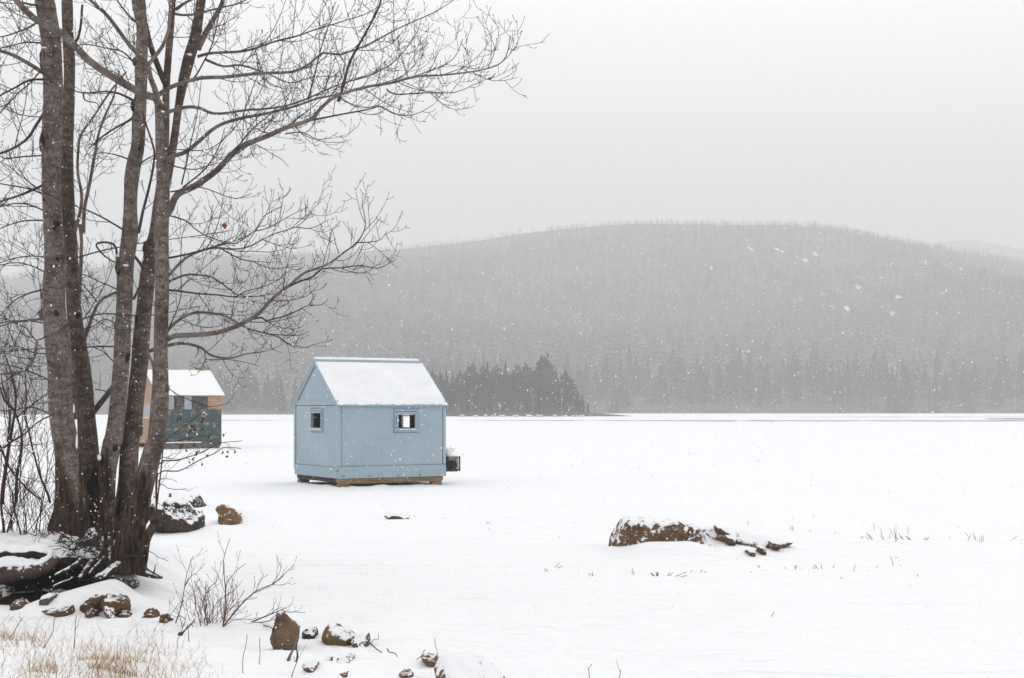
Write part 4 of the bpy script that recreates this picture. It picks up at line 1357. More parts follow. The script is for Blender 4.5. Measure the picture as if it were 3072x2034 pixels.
# thin stems behind
for pts, w0, w1, Y in (
        ([(500, 1568), (540, 1420), (548, 1300), (525, 1180), (520, 1050), (545, 900), (640, 760), (760, 600), (850, 480)], 12, 5, 16.6),
        ([(560, 1568), (570, 1400), (605, 1220), (635, 1060), (660, 920), (710, 760), (770, 620), (800, 480)], 13, 5, 16.4)):
    LB(c1, pts, Y, Y + 0.3, w0, w1, oB, mat='limb', lmax=0.8, start=0.2)
LB(c2, [(505, 1250), (495, 1000), (490, 800), (520, 500), (540, 300), (545, 100), (530, -60)], 16.2, 16.5, 11, 11, oB, twigs=False)
LB(c2, [(985, 1560), (1010, 1300), (1028, 1050), (1036, 900), (1000, 820), (990, 780)], 14.8, 15.2, 12, 9, oE, twigs=False)
LB(c1, [(930, 1568), (960, 1430), (1000, 1280), (1025, 1120), (1030, 1000), (990, 860), (960, 740)], 15.0, 14.9, 10, 5, oD, mat='limb_dark', lmax=0.5)
# limbs rising above the frame, so that the crown goes on up there
for k, (px, py, dx, dy, Y, par) in enumerate([(150, -60, -220, -380, 14.9, oA), (210, -120, 160, -420, 15.6, oB), (420, -80, -160, -400, 15.1, oC), (520, -100, 260, -330, 15.8, oD), (610, -60, 420, -260, 16.0, oF), (600, -160, 120, -480, 16.0, oF), (430, -250, 230, -420, 15.1, oC), (130, -200, -320, -260, 14.9, oA)]):
    LB(lambda x, y: (x, y), [(px, py), (px + dx * 0.3, py + dy * 0.25), (px + dx * 0.65, py + dy * 0.6), (px + dx, py + dy)], Y, Y + (-1.2, 1.0, 0.6)[k % 3], 16, 3, par, lmax=1.0, dens=0.8)

# more boughs on the far and near sides of the left-hand trunks
st_b = random.Random(321)
for k in range(12):
    tk_, par = ((tA, oA), (tB, oB), (tC, oC))[k % 3]
    f_ = 0.30 + 0.5 * (k + st_b.random()) / 12
    i_ = int(f_ * (len(tk_[0 + 1]) - 1) * 0.72)
    p = tk_[1][i_]
    px, py = CX + p[0] / p[1] * F, HOR - (p[2] - EYE) / p[1] * F
    sd_ = -1 if k % 4 != 3 else 1
    ln = st_b.uniform(260, 520)
    rise = st_b.uniform(-0.15, 0.55)
    dz_ = st_b.choice((-1, 1)) * st_b.uniform(0.5, 1.8)
    LB(lambda x, y: (x, y), [(px, py), (px + sd_ * ln * 0.3, py - ln * 0.28 * rise - 15), (px + sd_ * ln * 0.65, py - ln * 0.6 * rise + st_b.uniform(-30, 30)), (px + sd_ * ln, py - ln * rise + st_b.uniform(-50, 30))],
       p[1], p[1] + dz_, st_b.uniform(4, 7), 2, par, mat='limb_dark', lmax=0.8, start=0.15)

# stubs, sprouts and roots at the foot
LB(c3, [(930, 640), (945, 560), (1000, 470), (1020, 425)], 14.3, 14.4, 24, 17, oE, mat='bark_brown', twigs=False, name='stub')
LB(c3, [(935, 880), (965, 760), (985, 640), (1025, 560), (1068, 505)], 14.2, 14.3, 34, 24, oE, mat='bark_brown', twigs=False, name='stub')
LB(c3, [(715, 870), (712, 700), (715, 540), (740, 450), (765, 370)], 14.5, 14.7, 17, 8, oC, mat='bark_brown', twigs=False, name='sprout')
LB(c3, [(755, 860), (752, 700), (760, 520), (790, 330), (800, 200)], 14.5, 14.9, 10, 4, oC, mat='limb_dark', twigs=False, name='sprout')
LB(c3, [(690, 880), (672, 760), (664, 640)], 14.5, 14.6, 12, 6, oC, mat='limb_dark', twigs=False, name='sprout')
LB(c3, [(820, 640), (880, 560), (930, 470)], 14.1, 14.0, 3, 2, oE, mat='limb_dark', lmax=0.3, name='sprout')
for k, (pts, Y0, Y1, w0, w1, par) in enumerate([
        ([(840, 800), (760, 830), (700, 880), (640, 900)], 14.4, 14.15, 40, 16, oE), ([(900, 830), (960, 860), (1030, 885), (1085, 888)], 14.5, 14.3, 30, 9, oE),
        ([(640, 600), (560, 680), (470, 740), (400, 770)], 15.0, 14.5, 48, 22, oB), ([(430, 620), (330, 690), (240, 760), (150, 800)], 15.0, 14.6, 45, 18, oA),
        ([(720, 640), (650, 740), (590, 830), (540, 900)], 14.8, 14.2, 36, 12, oC), ([(780, 820), (730, 860), (690, 900)], 14.3, 14.1, 16, 8, oE),
        ([(560, 760), (520, 800), (430, 850), (370, 880)], 14.45, 14.1, 20, 8, oB), ([(700, 760), (640, 820), (600, 870)], 14.4, 14.1, 14, 6, oC)]):
    LB(c3, pts, Y0, Y1, w0, w1, par, mat='rootsnow', twigs=False, name='root')

# knots and old branch scars: a dark sunken eye inside a raised lip of bark


def scar(fn, x, y, w, hgt, Y, par, seed, turn=0.0):
    s = {c1: 2.24, c2: 2.24, c3: 2.24}[fn]
    c = at(*fn(x, y), Y) - T0
    a, b = w / 2 / s / F * Y, hgt / 2 / s / F * Y
    m = MB()
    ang = np.linspace(0, 2 * math.pi, 22, endpoint=False)
    ct, sn = math.cos(turn), math.sin(turn)
    st = random.Random(seed)
    jit = np.array([st.uniform(0.6, 1.25) for _ in ang])
    jit = (jit + np.roll(jit, 1)) / 2
    rings = []
    for f, d in ((1.25, 0.045), (1.0, 0.004), (0.8, 0.002), (0.5, 0.001), (0.0, 0.001)):
        lx, lz = a * f * np.cos(ang) * jit, b * f * np.sin(ang) * jit
        rings.append(np.stack([c[0] + lx * ct - lz * sn, np.full(22, c[1] + d), c[2] + lx * sn + lz * ct], -1))
    i = np.arange(4)[:, None] * 22
    j = np.arange(22)[None]
    k = (j + 1) % 22
    m.add(np.concatenate(rings), np.stack([i + j, i + k, i + 22 + k, i + 22 + j], -1).reshape(-1, 4))
    m.build('knot', M['scar'], par)


def front(tk, py):
    """depth of a trunk's near face at photo row py"""
    P, r = tk[1], tk[2]
    rows = HOR + (EYE - P[:, 2]) / P[:, 1] * F
    o = np.argsort(rows)
    return float(np.interp(py, rows[o], (P[:, 1] - r)[o]))


for k, (fn, x, y, w, hh, tk, par, tr) in enumerate([
        (c1, 320, 400, 36, 150, tA, oA, 0.45), (c1, 330, 610, 44, 46, tA, oA, 0), (c1, 296, 950, 30, 120, tA, oA, 0.3), (c1, 432, 1040, 42, 44, tB, oB, 0), (c1, 350, 1510, 66, 90, tA, oA, 0),
        (c1, 425, 1440, 16, 130, tB, oB, 0), (c2, 385, 170, 40, 22, tA, oA, 0), (c2, 800, 240, 40, 80, tC, oC, -0.2), (c2, 360, 540, 50, 60, tA, oA, 0.4), (c2, 855, 835, 22, 64, tC, oC, -0.2),
        (c2, 925, 1310, 40, 90, tD, oD, 0), (c2, 915, 580, 22, 80, tD, oD, 0), (c2, 768, 1440, 30, 60, tC, oC, 0.1), (c1, 930, 1000, 34, 30, tC, oC, 0), (c1, 300, 1340, 34, 30, tA, oA, 0),
        (c2, 1085, 360, 34, 50, tE, oE, 0), (c2, 520, 555, 20, 40, tB, oB, 0), (c1, 890, 720, 24, 60, tC, oC, 0.2), (c3, 690, 110, 50, 90, tC, oC, 0)]):
    scar(fn, x, y, w, hh, front(tk, fn(x, y)[1]) + 0.006, par, 900 + k, tr)

# snow caught in the forks and on ledges
for fn, x, y, Y, rx_, rz_ in ((c3, 665, 85, 15.25, 0.022, 0.03), (c1, 1095, 750, 14.42, 0.02, 0.010), (c1, 1275, 365, 15.72, 0.035, 0.010), (c1, 292, 318, 14.78, 0.03, 0.008), (c2, 788, 150, 15.1, 0.025, 0.012), (c2, 845, 215, 15.05, 0.03, 0.010), (c2, 515, 1400, 15.05, 0.012, 0.08), (c2, 497, 1180, 15.1, 0.010, 0.05)):
    lump = MB()
    lump.blob(at(*fn(x, y), Y) - T0, (rx_, rx_ * 0.9, rz_), 7, 9, 0.25)
    lump.build('fork_snow', M['cap'], TREE)
# burls and broken-off stumps that swell the outline of the trunks
for fn, x, y, Y, rx_, rz_, par in ((c1, 288, 400, 15.0, 22, 75, oA), (c1, 284, 960, 15.0, 20, 65, oA), (c2, 296, 420, 15.1, 24, 30, oA), (c2, 292, 545, 15.1, 30, 42, oA), (c1, 898, 705, 15.15, 22, 40, oC), (c1, 905, 415, 15.1, 16, 30, oC),
                                   (c2, 796, 220, 15.2, 24, 60, oC), (c2, 778, 620, 15.25, 14, 25, oC), (c2, 985, 110, 15.6, 26, 60, oD), (c1, 432, 1075, 15.35, 20, 60, oB), (c2, 860, 830, 15.25, 14, 45, oC), (c2, 935, 1310, 15.4, 26, 55, oD), (c2, 1128, 1040, 14.45, 12, 25, oE)):
    b = MB()
    kx = 1 / 2.24 / F * Y
    b.blob(at(*fn(x, y), Y) - T0, (rx_ * kx, rx_ * kx * 1.1, rz_ * kx), 10, 14, 0.14)
    b.build('burl', M['bark_brown'], par)
# one red leaf still hanging
lf = MB()
p = at(*cM(605, 240), 14.4) - T0
lf.add([p + (0, 0, 0.03), p + (0.03, 0.01, 0.005), p + (0.012, 0.0, -0.04), p + (-0.03, -0.01, 0.0), p + (0.004, 0.012, 0.0)], None, [(0, 1, 4), (1, 2, 4), (2, 3, 4), (3, 0, 4)])
lf.build('leaf', M['leaf'], TREE)

# ------------------------------------------------------------------ fallen log on the bank
lg = [cR(-60, 1040), cR(100, 1010), cR(250, 1005), cR(420, 985), cR(560, 945), cR(650, 880), cR(700, 810)]
P = np.array([at(px, py, 14.22 + 0.02 * k) for k, (px, py) in enumerate(lg)])
LOG = empty('fallen_log', P[2])
tag(LOG, 'rotting snow-topped log lying along the edge of the undercut bank', 'log')
mb = MB()
Pc = catmull(P, 40) - np.array(LOG.location)
mb.tube(Pc, np.linspace(0.098, 0.05, len(Pc)), 16, True,
        lambda i, a, PP: 1 + 0.22 * np.array([[mnoise.fractal((x[0] * 4, math.cos(q) * 0.8, math.sin(q) * 0.8), 1.0, 2.0, 4) for q in a[0]] for x in PP]))
mb.build('log_body', M['wood_dead'], LOG)
mb = MB()
nu, nv = 90, 12
V = []
for i in range(nu):
    f = i / (nu - 1) * 0.93
    k = f * (len(Pc) - 1)
    k0 = int(k)
    p = Pc[k0] + (Pc[min(k0 + 1, len(Pc) - 1)] - Pc[k0]) * (k - k0)
    rl = 0.098 + (0.05 - 0.098) * f
    for j in range(nv):
        a = (j / (nv - 1) - 0.5) * (1.9 + 0.7 * mnoise.fractal((p[0] * 5, 3.0, j * 0.05), 1.0, 2.0, 4))
        e = math.cos((j / (nv - 1) - 0.5) * math.pi) ** 0.5 * min(1, i / 4, (nu - 1 - i) / 4)
        rr_ = rl * 1.02 + (0.05 + 0.05 * mnoise.fractal((p[0] * 4, j * 0.3, 9.0), 1.0, 2.0, 4)) * e - 0.012 * (1 - e)
        V.append(p + np.array([0, math.sin(a) * rr_ + 0.02, math.cos(a) * rr_]))
ii = np.arange(nu - 1)[:, None] * nv + np.arange(nv - 1)[None]
mb.add(V, np.stack([ii, ii + nv, ii + nv + 1, ii + 1], -1).reshape(-1, 4))
mb.build('snow_cap', M['cap'], LOG)
# tangle of roots, dead brush and leaf litter over the foot of the maple
tg = MB()
st = random.Random(55)
for k in range(300):
    x, y = st.choice([(470, 560), (560, 620), (640, 660), (480, 700), (420, 760), (660, 720), (600, 740), (520, 780), (690, 800), (640, 860), (780, 820), (560, 660), (840, 780), (430, 600), (720, 700), (600, 800)])
    px, py = c3(x + st.gauss(0, 45), y + st.gauss(0, 38))
    Y = st.uniform(14.25, 14.75) + (0.35 if y < 640 else 0)
    p = at(px, py, Y)
    a = st.uniform(0, 6.28)
    d = np.array([math.cos(a), -abs(math.sin(a)) * 0.5, st.uniform(-0.5, 0.7)])
    L_ = st.uniform(0.06, 0.26)
    q = [p]
    for m in range(4):
        d = d + np.array([st.uniform(-1, 1), st.uniform(-1, 1), st.uniform(-1, 1)]) * 0.35
        d /= np.linalg.norm(d)
        q.append(q[-1] + d * L_ / 4)
    tg.tube(q, np.linspace(st.uniform(0.003, 0.009), 0.002, 5), 4)
tag(tg.build('root_tangle', M['twiglet']), 'dark tangle of roots and dead brush around the foot of the maple', 'undergrowth', kind='stuff')
# sticks lying about
for k, (fn, pts, Y0, Y1, w0, w1, lab, mt) in enumerate([
        (c3, [(355, 960), (380, 940), (440, 915), (490, 890)], 13.9, 14.1, 9, 4, 'short pale broken stick lying in the hollow under the bank', 'wood_dead'),
        (c3, [(965, 815), (1010, 850), (1055, 880), (1090, 890)], 14.2, 14.0, 6, 4, 'dark stick lying in the snow right of the tree foot', 'limb_dark'),
        (c3, [(985, 710), (1040, 735), (1090, 760), (1135, 785)], 14.6, 15.0, 2.4, 1.8, 'thin bare twig trailing over the ice right of the trunks', 'limb_dark'),
        (c3, [(1030, 870), (1040, 830), (1056, 796)], 14.1, 14.1, 6, 2, 'short forked stick standing upright in the snow right of the tree', 'limb_dark'),
        (c6, [(1060, 460), (1085, 480), (1120, 510), (1170, 542)], 10.5, 10.4, 5, 3, 'thin crooked stick slanting right of the snow-coated lump of rock', 'redtwig'),
        (c6, [(1215, 515), (1232, 545), (1280, 550), (1300, 585)], 10.35, 10.3, 4, 2.5, 'bent dark twig in the snow left of the flat brown stone', 'redtwig'),
        (c6, [(1445, 605), (1480, 570), (1512, 525)], 10.0, 10.0, 3, 2, 'thin brown twig poking up left of the big snow-covered boulder', 'redtwig'),
        (c6, [(1080, 480), (1110, 450), (1150, 435), (1145, 395)], 10.45, 10.4, 2.4, 1.6, 'zigzag twig rising above the crooked stick', 'redtwig'),
        (c6, [(1612, 580), (1605, 510), (1596, 440)], 10.0, 10.1, 2.2, 1.2, 'single straight straw standing behind the big snow-covered boulder', 'reed'),
        (c6, [(430, 620), (460, 560), (495, 480), (530, 330)], 10.3, 10.45, 12, 3, 'weathered grey stick propped against the tall pointed rock', 'limb'),
        (c6, [(460, 750), (485, 660), (505, 560), (500, 480)], 10.1, 10.2, 6, 3, 'dark upright weed stem in front of the tall pointed rock', 'twig')]):
    if k >= 4:
        b_ = max(pts, key=lambda q: q[1])
        dY = ground_hit(*fn(*b_)) - (Y0 if b_ == pts[0] else Y1) if fn(*b_)[1] < 2034 else 0.0
        Y0, Y1 = Y0 + dY, Y1 + dY
    P0_ = at(*fn(*pts[0]), Y0)
    o = limb(fn, pts, Y0, Y1, w0, w1, None, 700 + k, mat=mt, twigs=k in (2, 10), lmax=0.15, dens=0.7, T=P0_, name='twig_stick' if k not in (10,) else 'weed_stem', tw=dict(rmin=0.0012, up=0.3, spread=0.8, bud=False, depth=0))
    o.location = P0_
    tag(o, lab, 'stick', 'sticks lying in the snow')

# ------------------------------------------------------------------ the thicket on the left
THK = dict(rmin=0.0022, up=0.65, spread=0.75, bud=False, droop=0.05)


def shrub(name, label, base, traced, autos, mat, cat='shrub', group=None, tw=THK, seed=0, dens=1.0, lmax=0.8, foot=None):
    dY = 0.0
    if foot:
        Yh = ground_hit(*foot)
        dY = Yh - base[1]
        base = at(foot[0], foot[1], Yh)
    E = empty(name, base)
    tag(E, label, cat, group)
    T = np.array(E.location)
    st = random.Random(seed)
    for k, (fn, pts, Y0, Y1, w0, w1) in enumerate(traced):
        limb(fn, pts, Y0 + dY, Y1 + dY, w0, w1, E, seed * 50 + k, mat=mat, lmax=lmax, dens=dens, tw=tw, T=T, name='stem', start=0.12)
    for k in range(autos[0]):
        a = st.uniform(0, 6.283)
        L = st.uniform(*autos[1])
        spread = st.uniform(0.1, autos[2])
        p = np.array([st.uniform(-1, 1) * autos[3], st.uniform(-1, 1) * autos[3], -0.08])
        d = np.array([math.cos(a) * math.sin(spread), math.sin(a) * math.sin(spread), math.cos(spread)])
        q = [p]
        for m in range(9):
            d = d + np.array([st.uniform(-1, 1), st.uniform(-1, 1), st.uniform(-0.5, 0.9)]) * 0.13
            d /= np.linalg.norm(d)
            q.append(q[-1] + d * L / 9)
        q = np.array(q)
        r0 = autos[4] * st.uniform(0.6, 1.2)
        rq = np.linspace(r0, tw['rmin'], 10)
        mb = MB()
        mb.tube(q, rq, 5, True)
        grow(mb, q, rq, 0, tw, 0.15, dens, lmax, st)
        mb.build('stem', M[mat], E)
    return E


shrub('bare_shrub', 'tall dark leafless shrub with thick stems at the left edge beside the maple', at(60, 1650, 15.6), [
    (cT, [(20, 1620), (40, 1400), (80, 1100), (110, 900), (160, 600), (190, 350), (150, 120), (110, 0), (60, -140)], 15.6, 15.4, 14, 3),
    (cT, [(190, 1600), (200, 1300), (250, 1000), (240, 780), (200, 600), (150, 480), (80, 420)], 15.5, 15.6, 11, 3),
    (cT, [(590, 1600), (550, 1480), (480, 1300), (400, 1000), (330, 700), (290, 550), (320, 400), (300, 150), (310, 30)], 15.5, 15.2, 8, 3),
    (cT, [(200, 600), (290, 510), (430, 400), (580, 300), (700, 220)], 15.5, 16.2, 6, 3),
    (cT, [(-60, 1040), (130, 890), (300, 780), (430, 660), (600, 565), (760, 520)], 15.6, 16.3, 8, 3),
    (cT, [(0, 920), (100, 1170), (200, 1310), (330, 1450), (480, 1560)], 15.4, 15.3, 7, 5),
    (cT, [(150, 500), (60, 400), (0, 260), (-60, 120)], 15.5, 15.2, 7, 3),
    (cT, [(90, 880), (110, 560), (60, 300), (20, 100)], 15.7, 16.0, 8, 3),
    (cR, [(200, 850), (250, 700), (290, 600), (230, 350), (170, 150), (160, 0)], 15.2, 15.3, 8, 4),
    (cR, [(40, 860), (40, 500), (20, 200), (30, -100)], 15.5, 15.6, 12, 5)],
    (10, (0.7, 1.9), 0.6, 0.35, 0.011), 'twig', seed=31, dens=0.98)
shrub('bare_shrub', 'low dense tangle of thin dark twigs on the snowy bank left of the trunks', at(105, 1662, 15.1), [
    (cR, [(190, 850), (300, 700), (420, 560), (520, 500), (640, 560)], 15.0, 14.8, 4, 2),
    (cR, [(170, 850), (230, 720), (340, 640), (500, 620), (680, 570), (820, 540)], 15.0, 14.7, 4, 2),
    (cR, [(200, 860), (380, 740), (560, 700), (740, 680)], 14.9, 14.6, 3, 2)],
    (11, (0.4, 0.95), 1.0, 0.22, 0.006), 'twig', seed=32, dens=0.7, lmax=0.55)
shrub('bare_shrub', 'thin-stemmed dark brush at the far left edge behind the log', at(-20, 1668, 15.2), [],
      (9, (0.6, 1.5), 0.7, 0.3, 0.008), 'twig', seed=33, dens=0.7, lmax=0.6)

# alder with little cones, rooted behind the maple
ALD = dict(rmin=0.002, up=0.35, spread=0.7, bud=False, depth=1)
al = shrub('alder_shrub', 'leafless alder twigs with small dark cones reaching out from behind the right trunk', at(470, 1560, 16.6), [
    (c2, [(1050, 1900), (1060, 1555), (1200, 1530), (1340, 1480), (1450, 1420), (1540, 1400), (1630, 1390)], 16.6, 16.3, 5, 1.8),
    (c2, [(1050, 1860), (1090, 1500), (1125, 1380), (1250, 1290), (1370, 1190)], 16.6, 16.8, 5, 1.8),
    (c2, [(1090, 1400), (1180, 1395), (1300, 1370), (1400, 1350)], 16.7, 16.6, 3, 1.6),
    (c3, [(1050, 420), (1060, 200), (1200, 175), (1330, 110), (1440, 60), (1500, 20), (1620, 30)], 16.5, 16.2, 5, 1.8),
    (c3, [(1055, 380), (1060, 110), (1130, 90), (1230, 100), (1290, 60)], 16.6, 16.5, 3, 1.6),
    (c3, [(1050, 480), (1070, 270), (1130, 290), (1210, 300), (1250, 300)], 16.6, 16.3, 3, 1.6),
    (c3, [(1050, 470), (1060, 250), (1130, 230), (1190, 250)], 16.5, 16.7, 3, 1.6),
    (c2, [(1090, 1010), (1200, 1090), (1330, 1140), (1420, 1165), (1500, 1150), (1545, 1135)], 15.8, 15.6, 3, 1.6)],
    (0, (0.3, 0.6), 0.5, 0.1, 0.006), 'twig', seed=34, dens=0.7, lmax=0.35, tw=ALD)
cones = MB()
st = random.Random(77)
spots = [(c5, q) for q in [(740, 905), (705, 920), (905, 1015), (940, 1045), (875, 1080), (1050, 1050), (840, 1140), (855, 1190), (1145, 1150), (1150, 1240), (765, 1280), (735, 1300), (1355, 1140), (980, 1390), (985, 1360), (915, 1450),
                                  (1410, 1350), (1330, 1380), (1500, 1370), (1380, 1440), (860, 1510), (1040, 1540), (1060, 890), (1050, 960), (930, 1265), (820, 1340), (1120, 1430)]]
Ta = np.array(al.location)
for fn, (x, y) in spots:
    p = at(*fn(x, y), 16.35) - Ta
    for _ in range(2):
        cones.blob(p + np.array([st.uniform(-.012, .012), st.uniform(-.02, .02), st.uniform(-.014, .014)]), (0.009, 0.009, 0.013), 4, 6, 0.1)
    cones.tube([p + (0, 0, 0.01), p + (st.uniform(-0.03, 0.03), 0, 0.05)], [0.0022, 0.002], 3)
tag(cones.build('cone_cluster', M['cone'], al), kind='stuff')

# ------------------------------------------------------------------ red-stemmed shrub in the foreground
RED = dict(rmin=0.0017, up=0.4, spread=0.6, bud=True, droop=0.0, depth=1)
shrub('red_stemmed_shrub', 'spreading leafless shrub with thin reddish stems in the foreground snow', at(620, 1872, 11.75), [
    (c3, [(1495, 1240), (1515, 1050), (1500, 850), (1510, 750), (1550, 630)], 11.6, 11.5, 4.4, 1.4),
    (c3, [(1180, 1200), (1215, 1090), (1240, 950), (1260, 850), (1295, 750)], 11.7, 11.8, 4.2, 1.3),
    (c3, [(1240, 950), (1290, 880), (1330, 870)], 11.8, 11.7, 2.2, 1.2),
    (c3, [(1500, 1225), (1600, 1100), (1720, 985), (1830, 935), (1900, 870), (1978, 808)], 11.6, 11.2, 5.5, 1.4),
    (c3, [(1830, 935), (1885, 850), (1888, 785)], 11.3, 11.3, 2.2, 1.2), (c3, [(1720, 985), (1750, 900), (1800, 870)], 11.4, 11.4, 2.2, 1.2),
    (c3, [(1400, 1240), (1370, 1050), (1410, 960), (1470, 900), (1420, 820)], 11.8, 12.0, 3.4, 1.3), (c3, [(1515, 1000), (1530, 930), (1580, 860), (1650, 800)], 11.5, 11.6, 3, 1.2),
    (c3, [(1280, 1220), (1320, 1080), (1310, 960), (1350, 900)], 11.9, 12.0, 2.6, 1.2), (c3, [(1480, 1190), (1560, 1090), (1640, 1060), (1735, 1030)], 11.5, 11.2, 2.6, 1.2),
    (c3, [(1500, 1225), (1570, 1180), (1660, 1170), (1740, 1160)], 11.5, 11.3, 2.4, 1.2), (c3, [(1100, 1210), (1150, 1150), (1210, 1060), (1230, 1050)], 11.7, 11.6, 2.2, 1.2),
    (c3, [(1300, 1230), (1260, 1150), (1250, 1060), (1290, 1000)], 11.7, 11.9, 2.4, 1.2), (c3, [(1380, 1235), (1440, 1090), (1520, 1010), (1560, 990)], 11.7, 11.5, 2.6, 1.2)],
    (24, (0.2, 0.50), 0.85, 0.20, 0.0042), 'redtwig', seed=41, dens=0.95, lmax=0.36, tw=RED, foot=(620, 1874))
shrub('red_stemmed_shrub', 'low dark red branches lying left against the tall pointed rock', at(*c3(1690, 1200), 11.3), [
    (c3, [(1680, 1198), (1780, 1155), (1880, 1115), (1920, 1090)], 11.2, 10.9, 5, 1.6), (c3, [(1690, 1195), (1800, 1190), (1870, 1170)], 11.2, 11.0, 4, 1.6),
    (c3, [(1780, 1160), (1850, 1110), (1900, 1100)], 11.1, 11.2, 2.5, 1.4), (c3, [(1770, 1215), (1820, 1225), (1840, 1235)], 11.0, 10.9, 4, 2),
    (c6, [(300, 280), (400, 205), (455, 155)], 11.2, 11.4, 2.2, 1.3), (c6, [(400, 225), (480, 230), (575, 238)], 11.2, 11.1, 2.4, 1.3)],
    (0, (0.2, 0.4), 0.9, 0.1, 0.004), 'twig', seed=42, dens=0.8, lmax=0.25, tw=RED, foot=c3(1690, 1200))
# knotted root under the shrub
YW = ground_hit(*c3(1215, 1285))
P0_ = at(*c3(1215, 1290), YW)
o = limb(c3, [(1208, 1280), (1240, 1240), (1280, 1200), (1305, 1160)], YW, YW + 0.25, 15, 9, None, 801, mat='wood_dead', twigs=False, T=P0_, name='driftwood')
o.location = P0_
tag(o, 'knotted brown piece of driftwood at the foot of the red-stemmed shrub', 'driftwood')
# weed stems in the grass, one thing each
WEED = dict(rmin=0.0012, up=0.35, spread=0.6, bud=False, depth=0)
for k, (fn, pts, Y, w, lab) in enumerate([
        (c3, [(497, 1372), (503, 1260), (512, 1150)], 10.3, 3.4, 'straight dark weed stem standing in the straw below the long slab'),
        (c3, [(292, 1370), (340, 1290), (365, 1230), (370, 1165)], 10.3, 3.0, 'curved dark weed stem in the straw left of the straight stem'),
        (c3, [(1630, 1540), (1640, 1400), (1655, 1270)], 9.6, 2.6, 'forked pale weed stem left of the tall pointed rock'),
        (c3, [(1742, 1490), (1745, 1390), (1748, 1290)], 9.9, 2.6, 'short upright weed stem just left of the tall pointed rock'),
        (c3, [(1272, 1330), (1268, 1270), (1258, 1210)], 10.6, 3.0, 'short dark stem standing below the knotted driftwood'),
        (c3, [(1960, 1560), (1985, 1470), (2000, 1380)], 9.6, 3.0, 'dark branching weed stem at the bottom edge below the pointed rock'),
        (c3, [(1190, 1370), (1205, 1290), (1240, 1200)], 10.5, 2.2, 'thin brown stem beside the knotted driftwood'),
        (c3, [(60, 1310), (110, 1230), (155, 1160)], 10.8, 2.6, 'leaning brown weed stem at the left edge of the straw'),
        (c7, [(268, 1040), (272, 985), (282, 948)], 9.9, 3.0, 'single brown twig standing at the bottom edge right of the boulder'),
        (c7, [(408, 1030), (420, 1000), (428, 985)], 10.0, 1.8, 'small weed with a seed head at the bottom edge')]):
    Y = ground_hit(*fn(*pts[0])) + 0.01
    P0_ = at(*fn(*pts[0]), Y)
    o = limb(fn, pts, Y, Y + 0.1, w, w * 0.5, None, 820 + k, mat='redtwig' if k not in (2, 3) else 'reed', lmax=0.2, dens=0.55, T=P0_, name='weed_stem', tw=WEED, start=0.3)
    if k == 9:
        pass
    o.location = P0_
    tag(o, lab, 'weed', 'weed stems in the snow')

# ------------------------------------------------------------------ dry grass: uncountable
gr = MB()
st = random.Random(90)
clumps = [(c3, q) for q in [
    (20, 1180, 60, 1.0), (60, 1230, 90, 1.2), (200, 1220, 90, 1.0), (30, 1290, 60, 0.6), (260, 1240, 70, 0.7), (330, 1150, 100, 0.4), (560, 1360, 60, 0.8), (620, 1330, 80, 1.0), (700, 1360, 80, 1.2),
    (720, 1430, 100, 1.6), (660, 1500, 70, 2.0), (740, 1500, 80, 1.8), (820, 1470, 80, 1.4), (880, 1540, 80, 1.4), (930, 1340, 70, 0.7), (960, 1420, 90, 0.8), (240, 1480, 60, 1.4), (280, 1540, 80, 1.4), (340, 1500, 70, 0.9),
    (60, 1540, 90, 0.6), (420, 1530, 70, 0.5), (470, 1430, 120, 0.4), (1080, 1350, 90, 0.5), (1120, 1440, 90, 0.6), (1040, 1500, 80, 0.7), (1200, 1480, 100, 0.5), (1330, 1520, 110, 0.35), (1280, 1390, 90, 0.3),
    (980, 1210, 70, 0.5), (860, 1230, 110, 0.35), (640, 1230, 120, 0.3), (1400, 1330, 120, 0.2), (120, 1400, 120, 0.35), (600, 1560, 140, 0.8), (960, 1570, 120, 0.8), (1450, 1560, 120, 0.25), (1000, 1330, 120, 0.6), (1120, 1540, 130, 0.7), (900, 1450, 150, 0.8), (1230, 1560, 130, 0.5), (1040, 1260, 100, 0.5), (160, 1330, 120, 0.6), (440, 1320, 120, 0.5), (350, 1420, 140, 0.6), (180, 1100, 100, 0.3), (420, 1200, 120, 0.3), (780, 1300, 140, 0.5)]]


def blade(p, L, lean, az, w, n=4):
    d = np.array([math.cos(az) * lean, math.sin(az) * lean, 1.0])
    d /= np.linalg.norm(d)
    s = np.array([-math.sin(az + st.uniform(-1, 1)), math.cos(az + st.uniform(-1, 1)), 0]) * w
    q, vs = p.copy(), []
    for i in range(n + 1):
        f = 1 - 0.85 * i / n
        vs += [q - s * f, q + s * f]
        d = d + np.array([math.cos(az), math.sin(az), -0.5]) * st.uniform(0.0, 0.20) + np.array([0.04, 0, 0])
        d /= np.linalg.norm(d)
        q = q + d * L / n
    gr.add(vs, [(2 * i, 2 * i + 1, 2 * i + 3, 2 * i + 2) for i in range(n)])


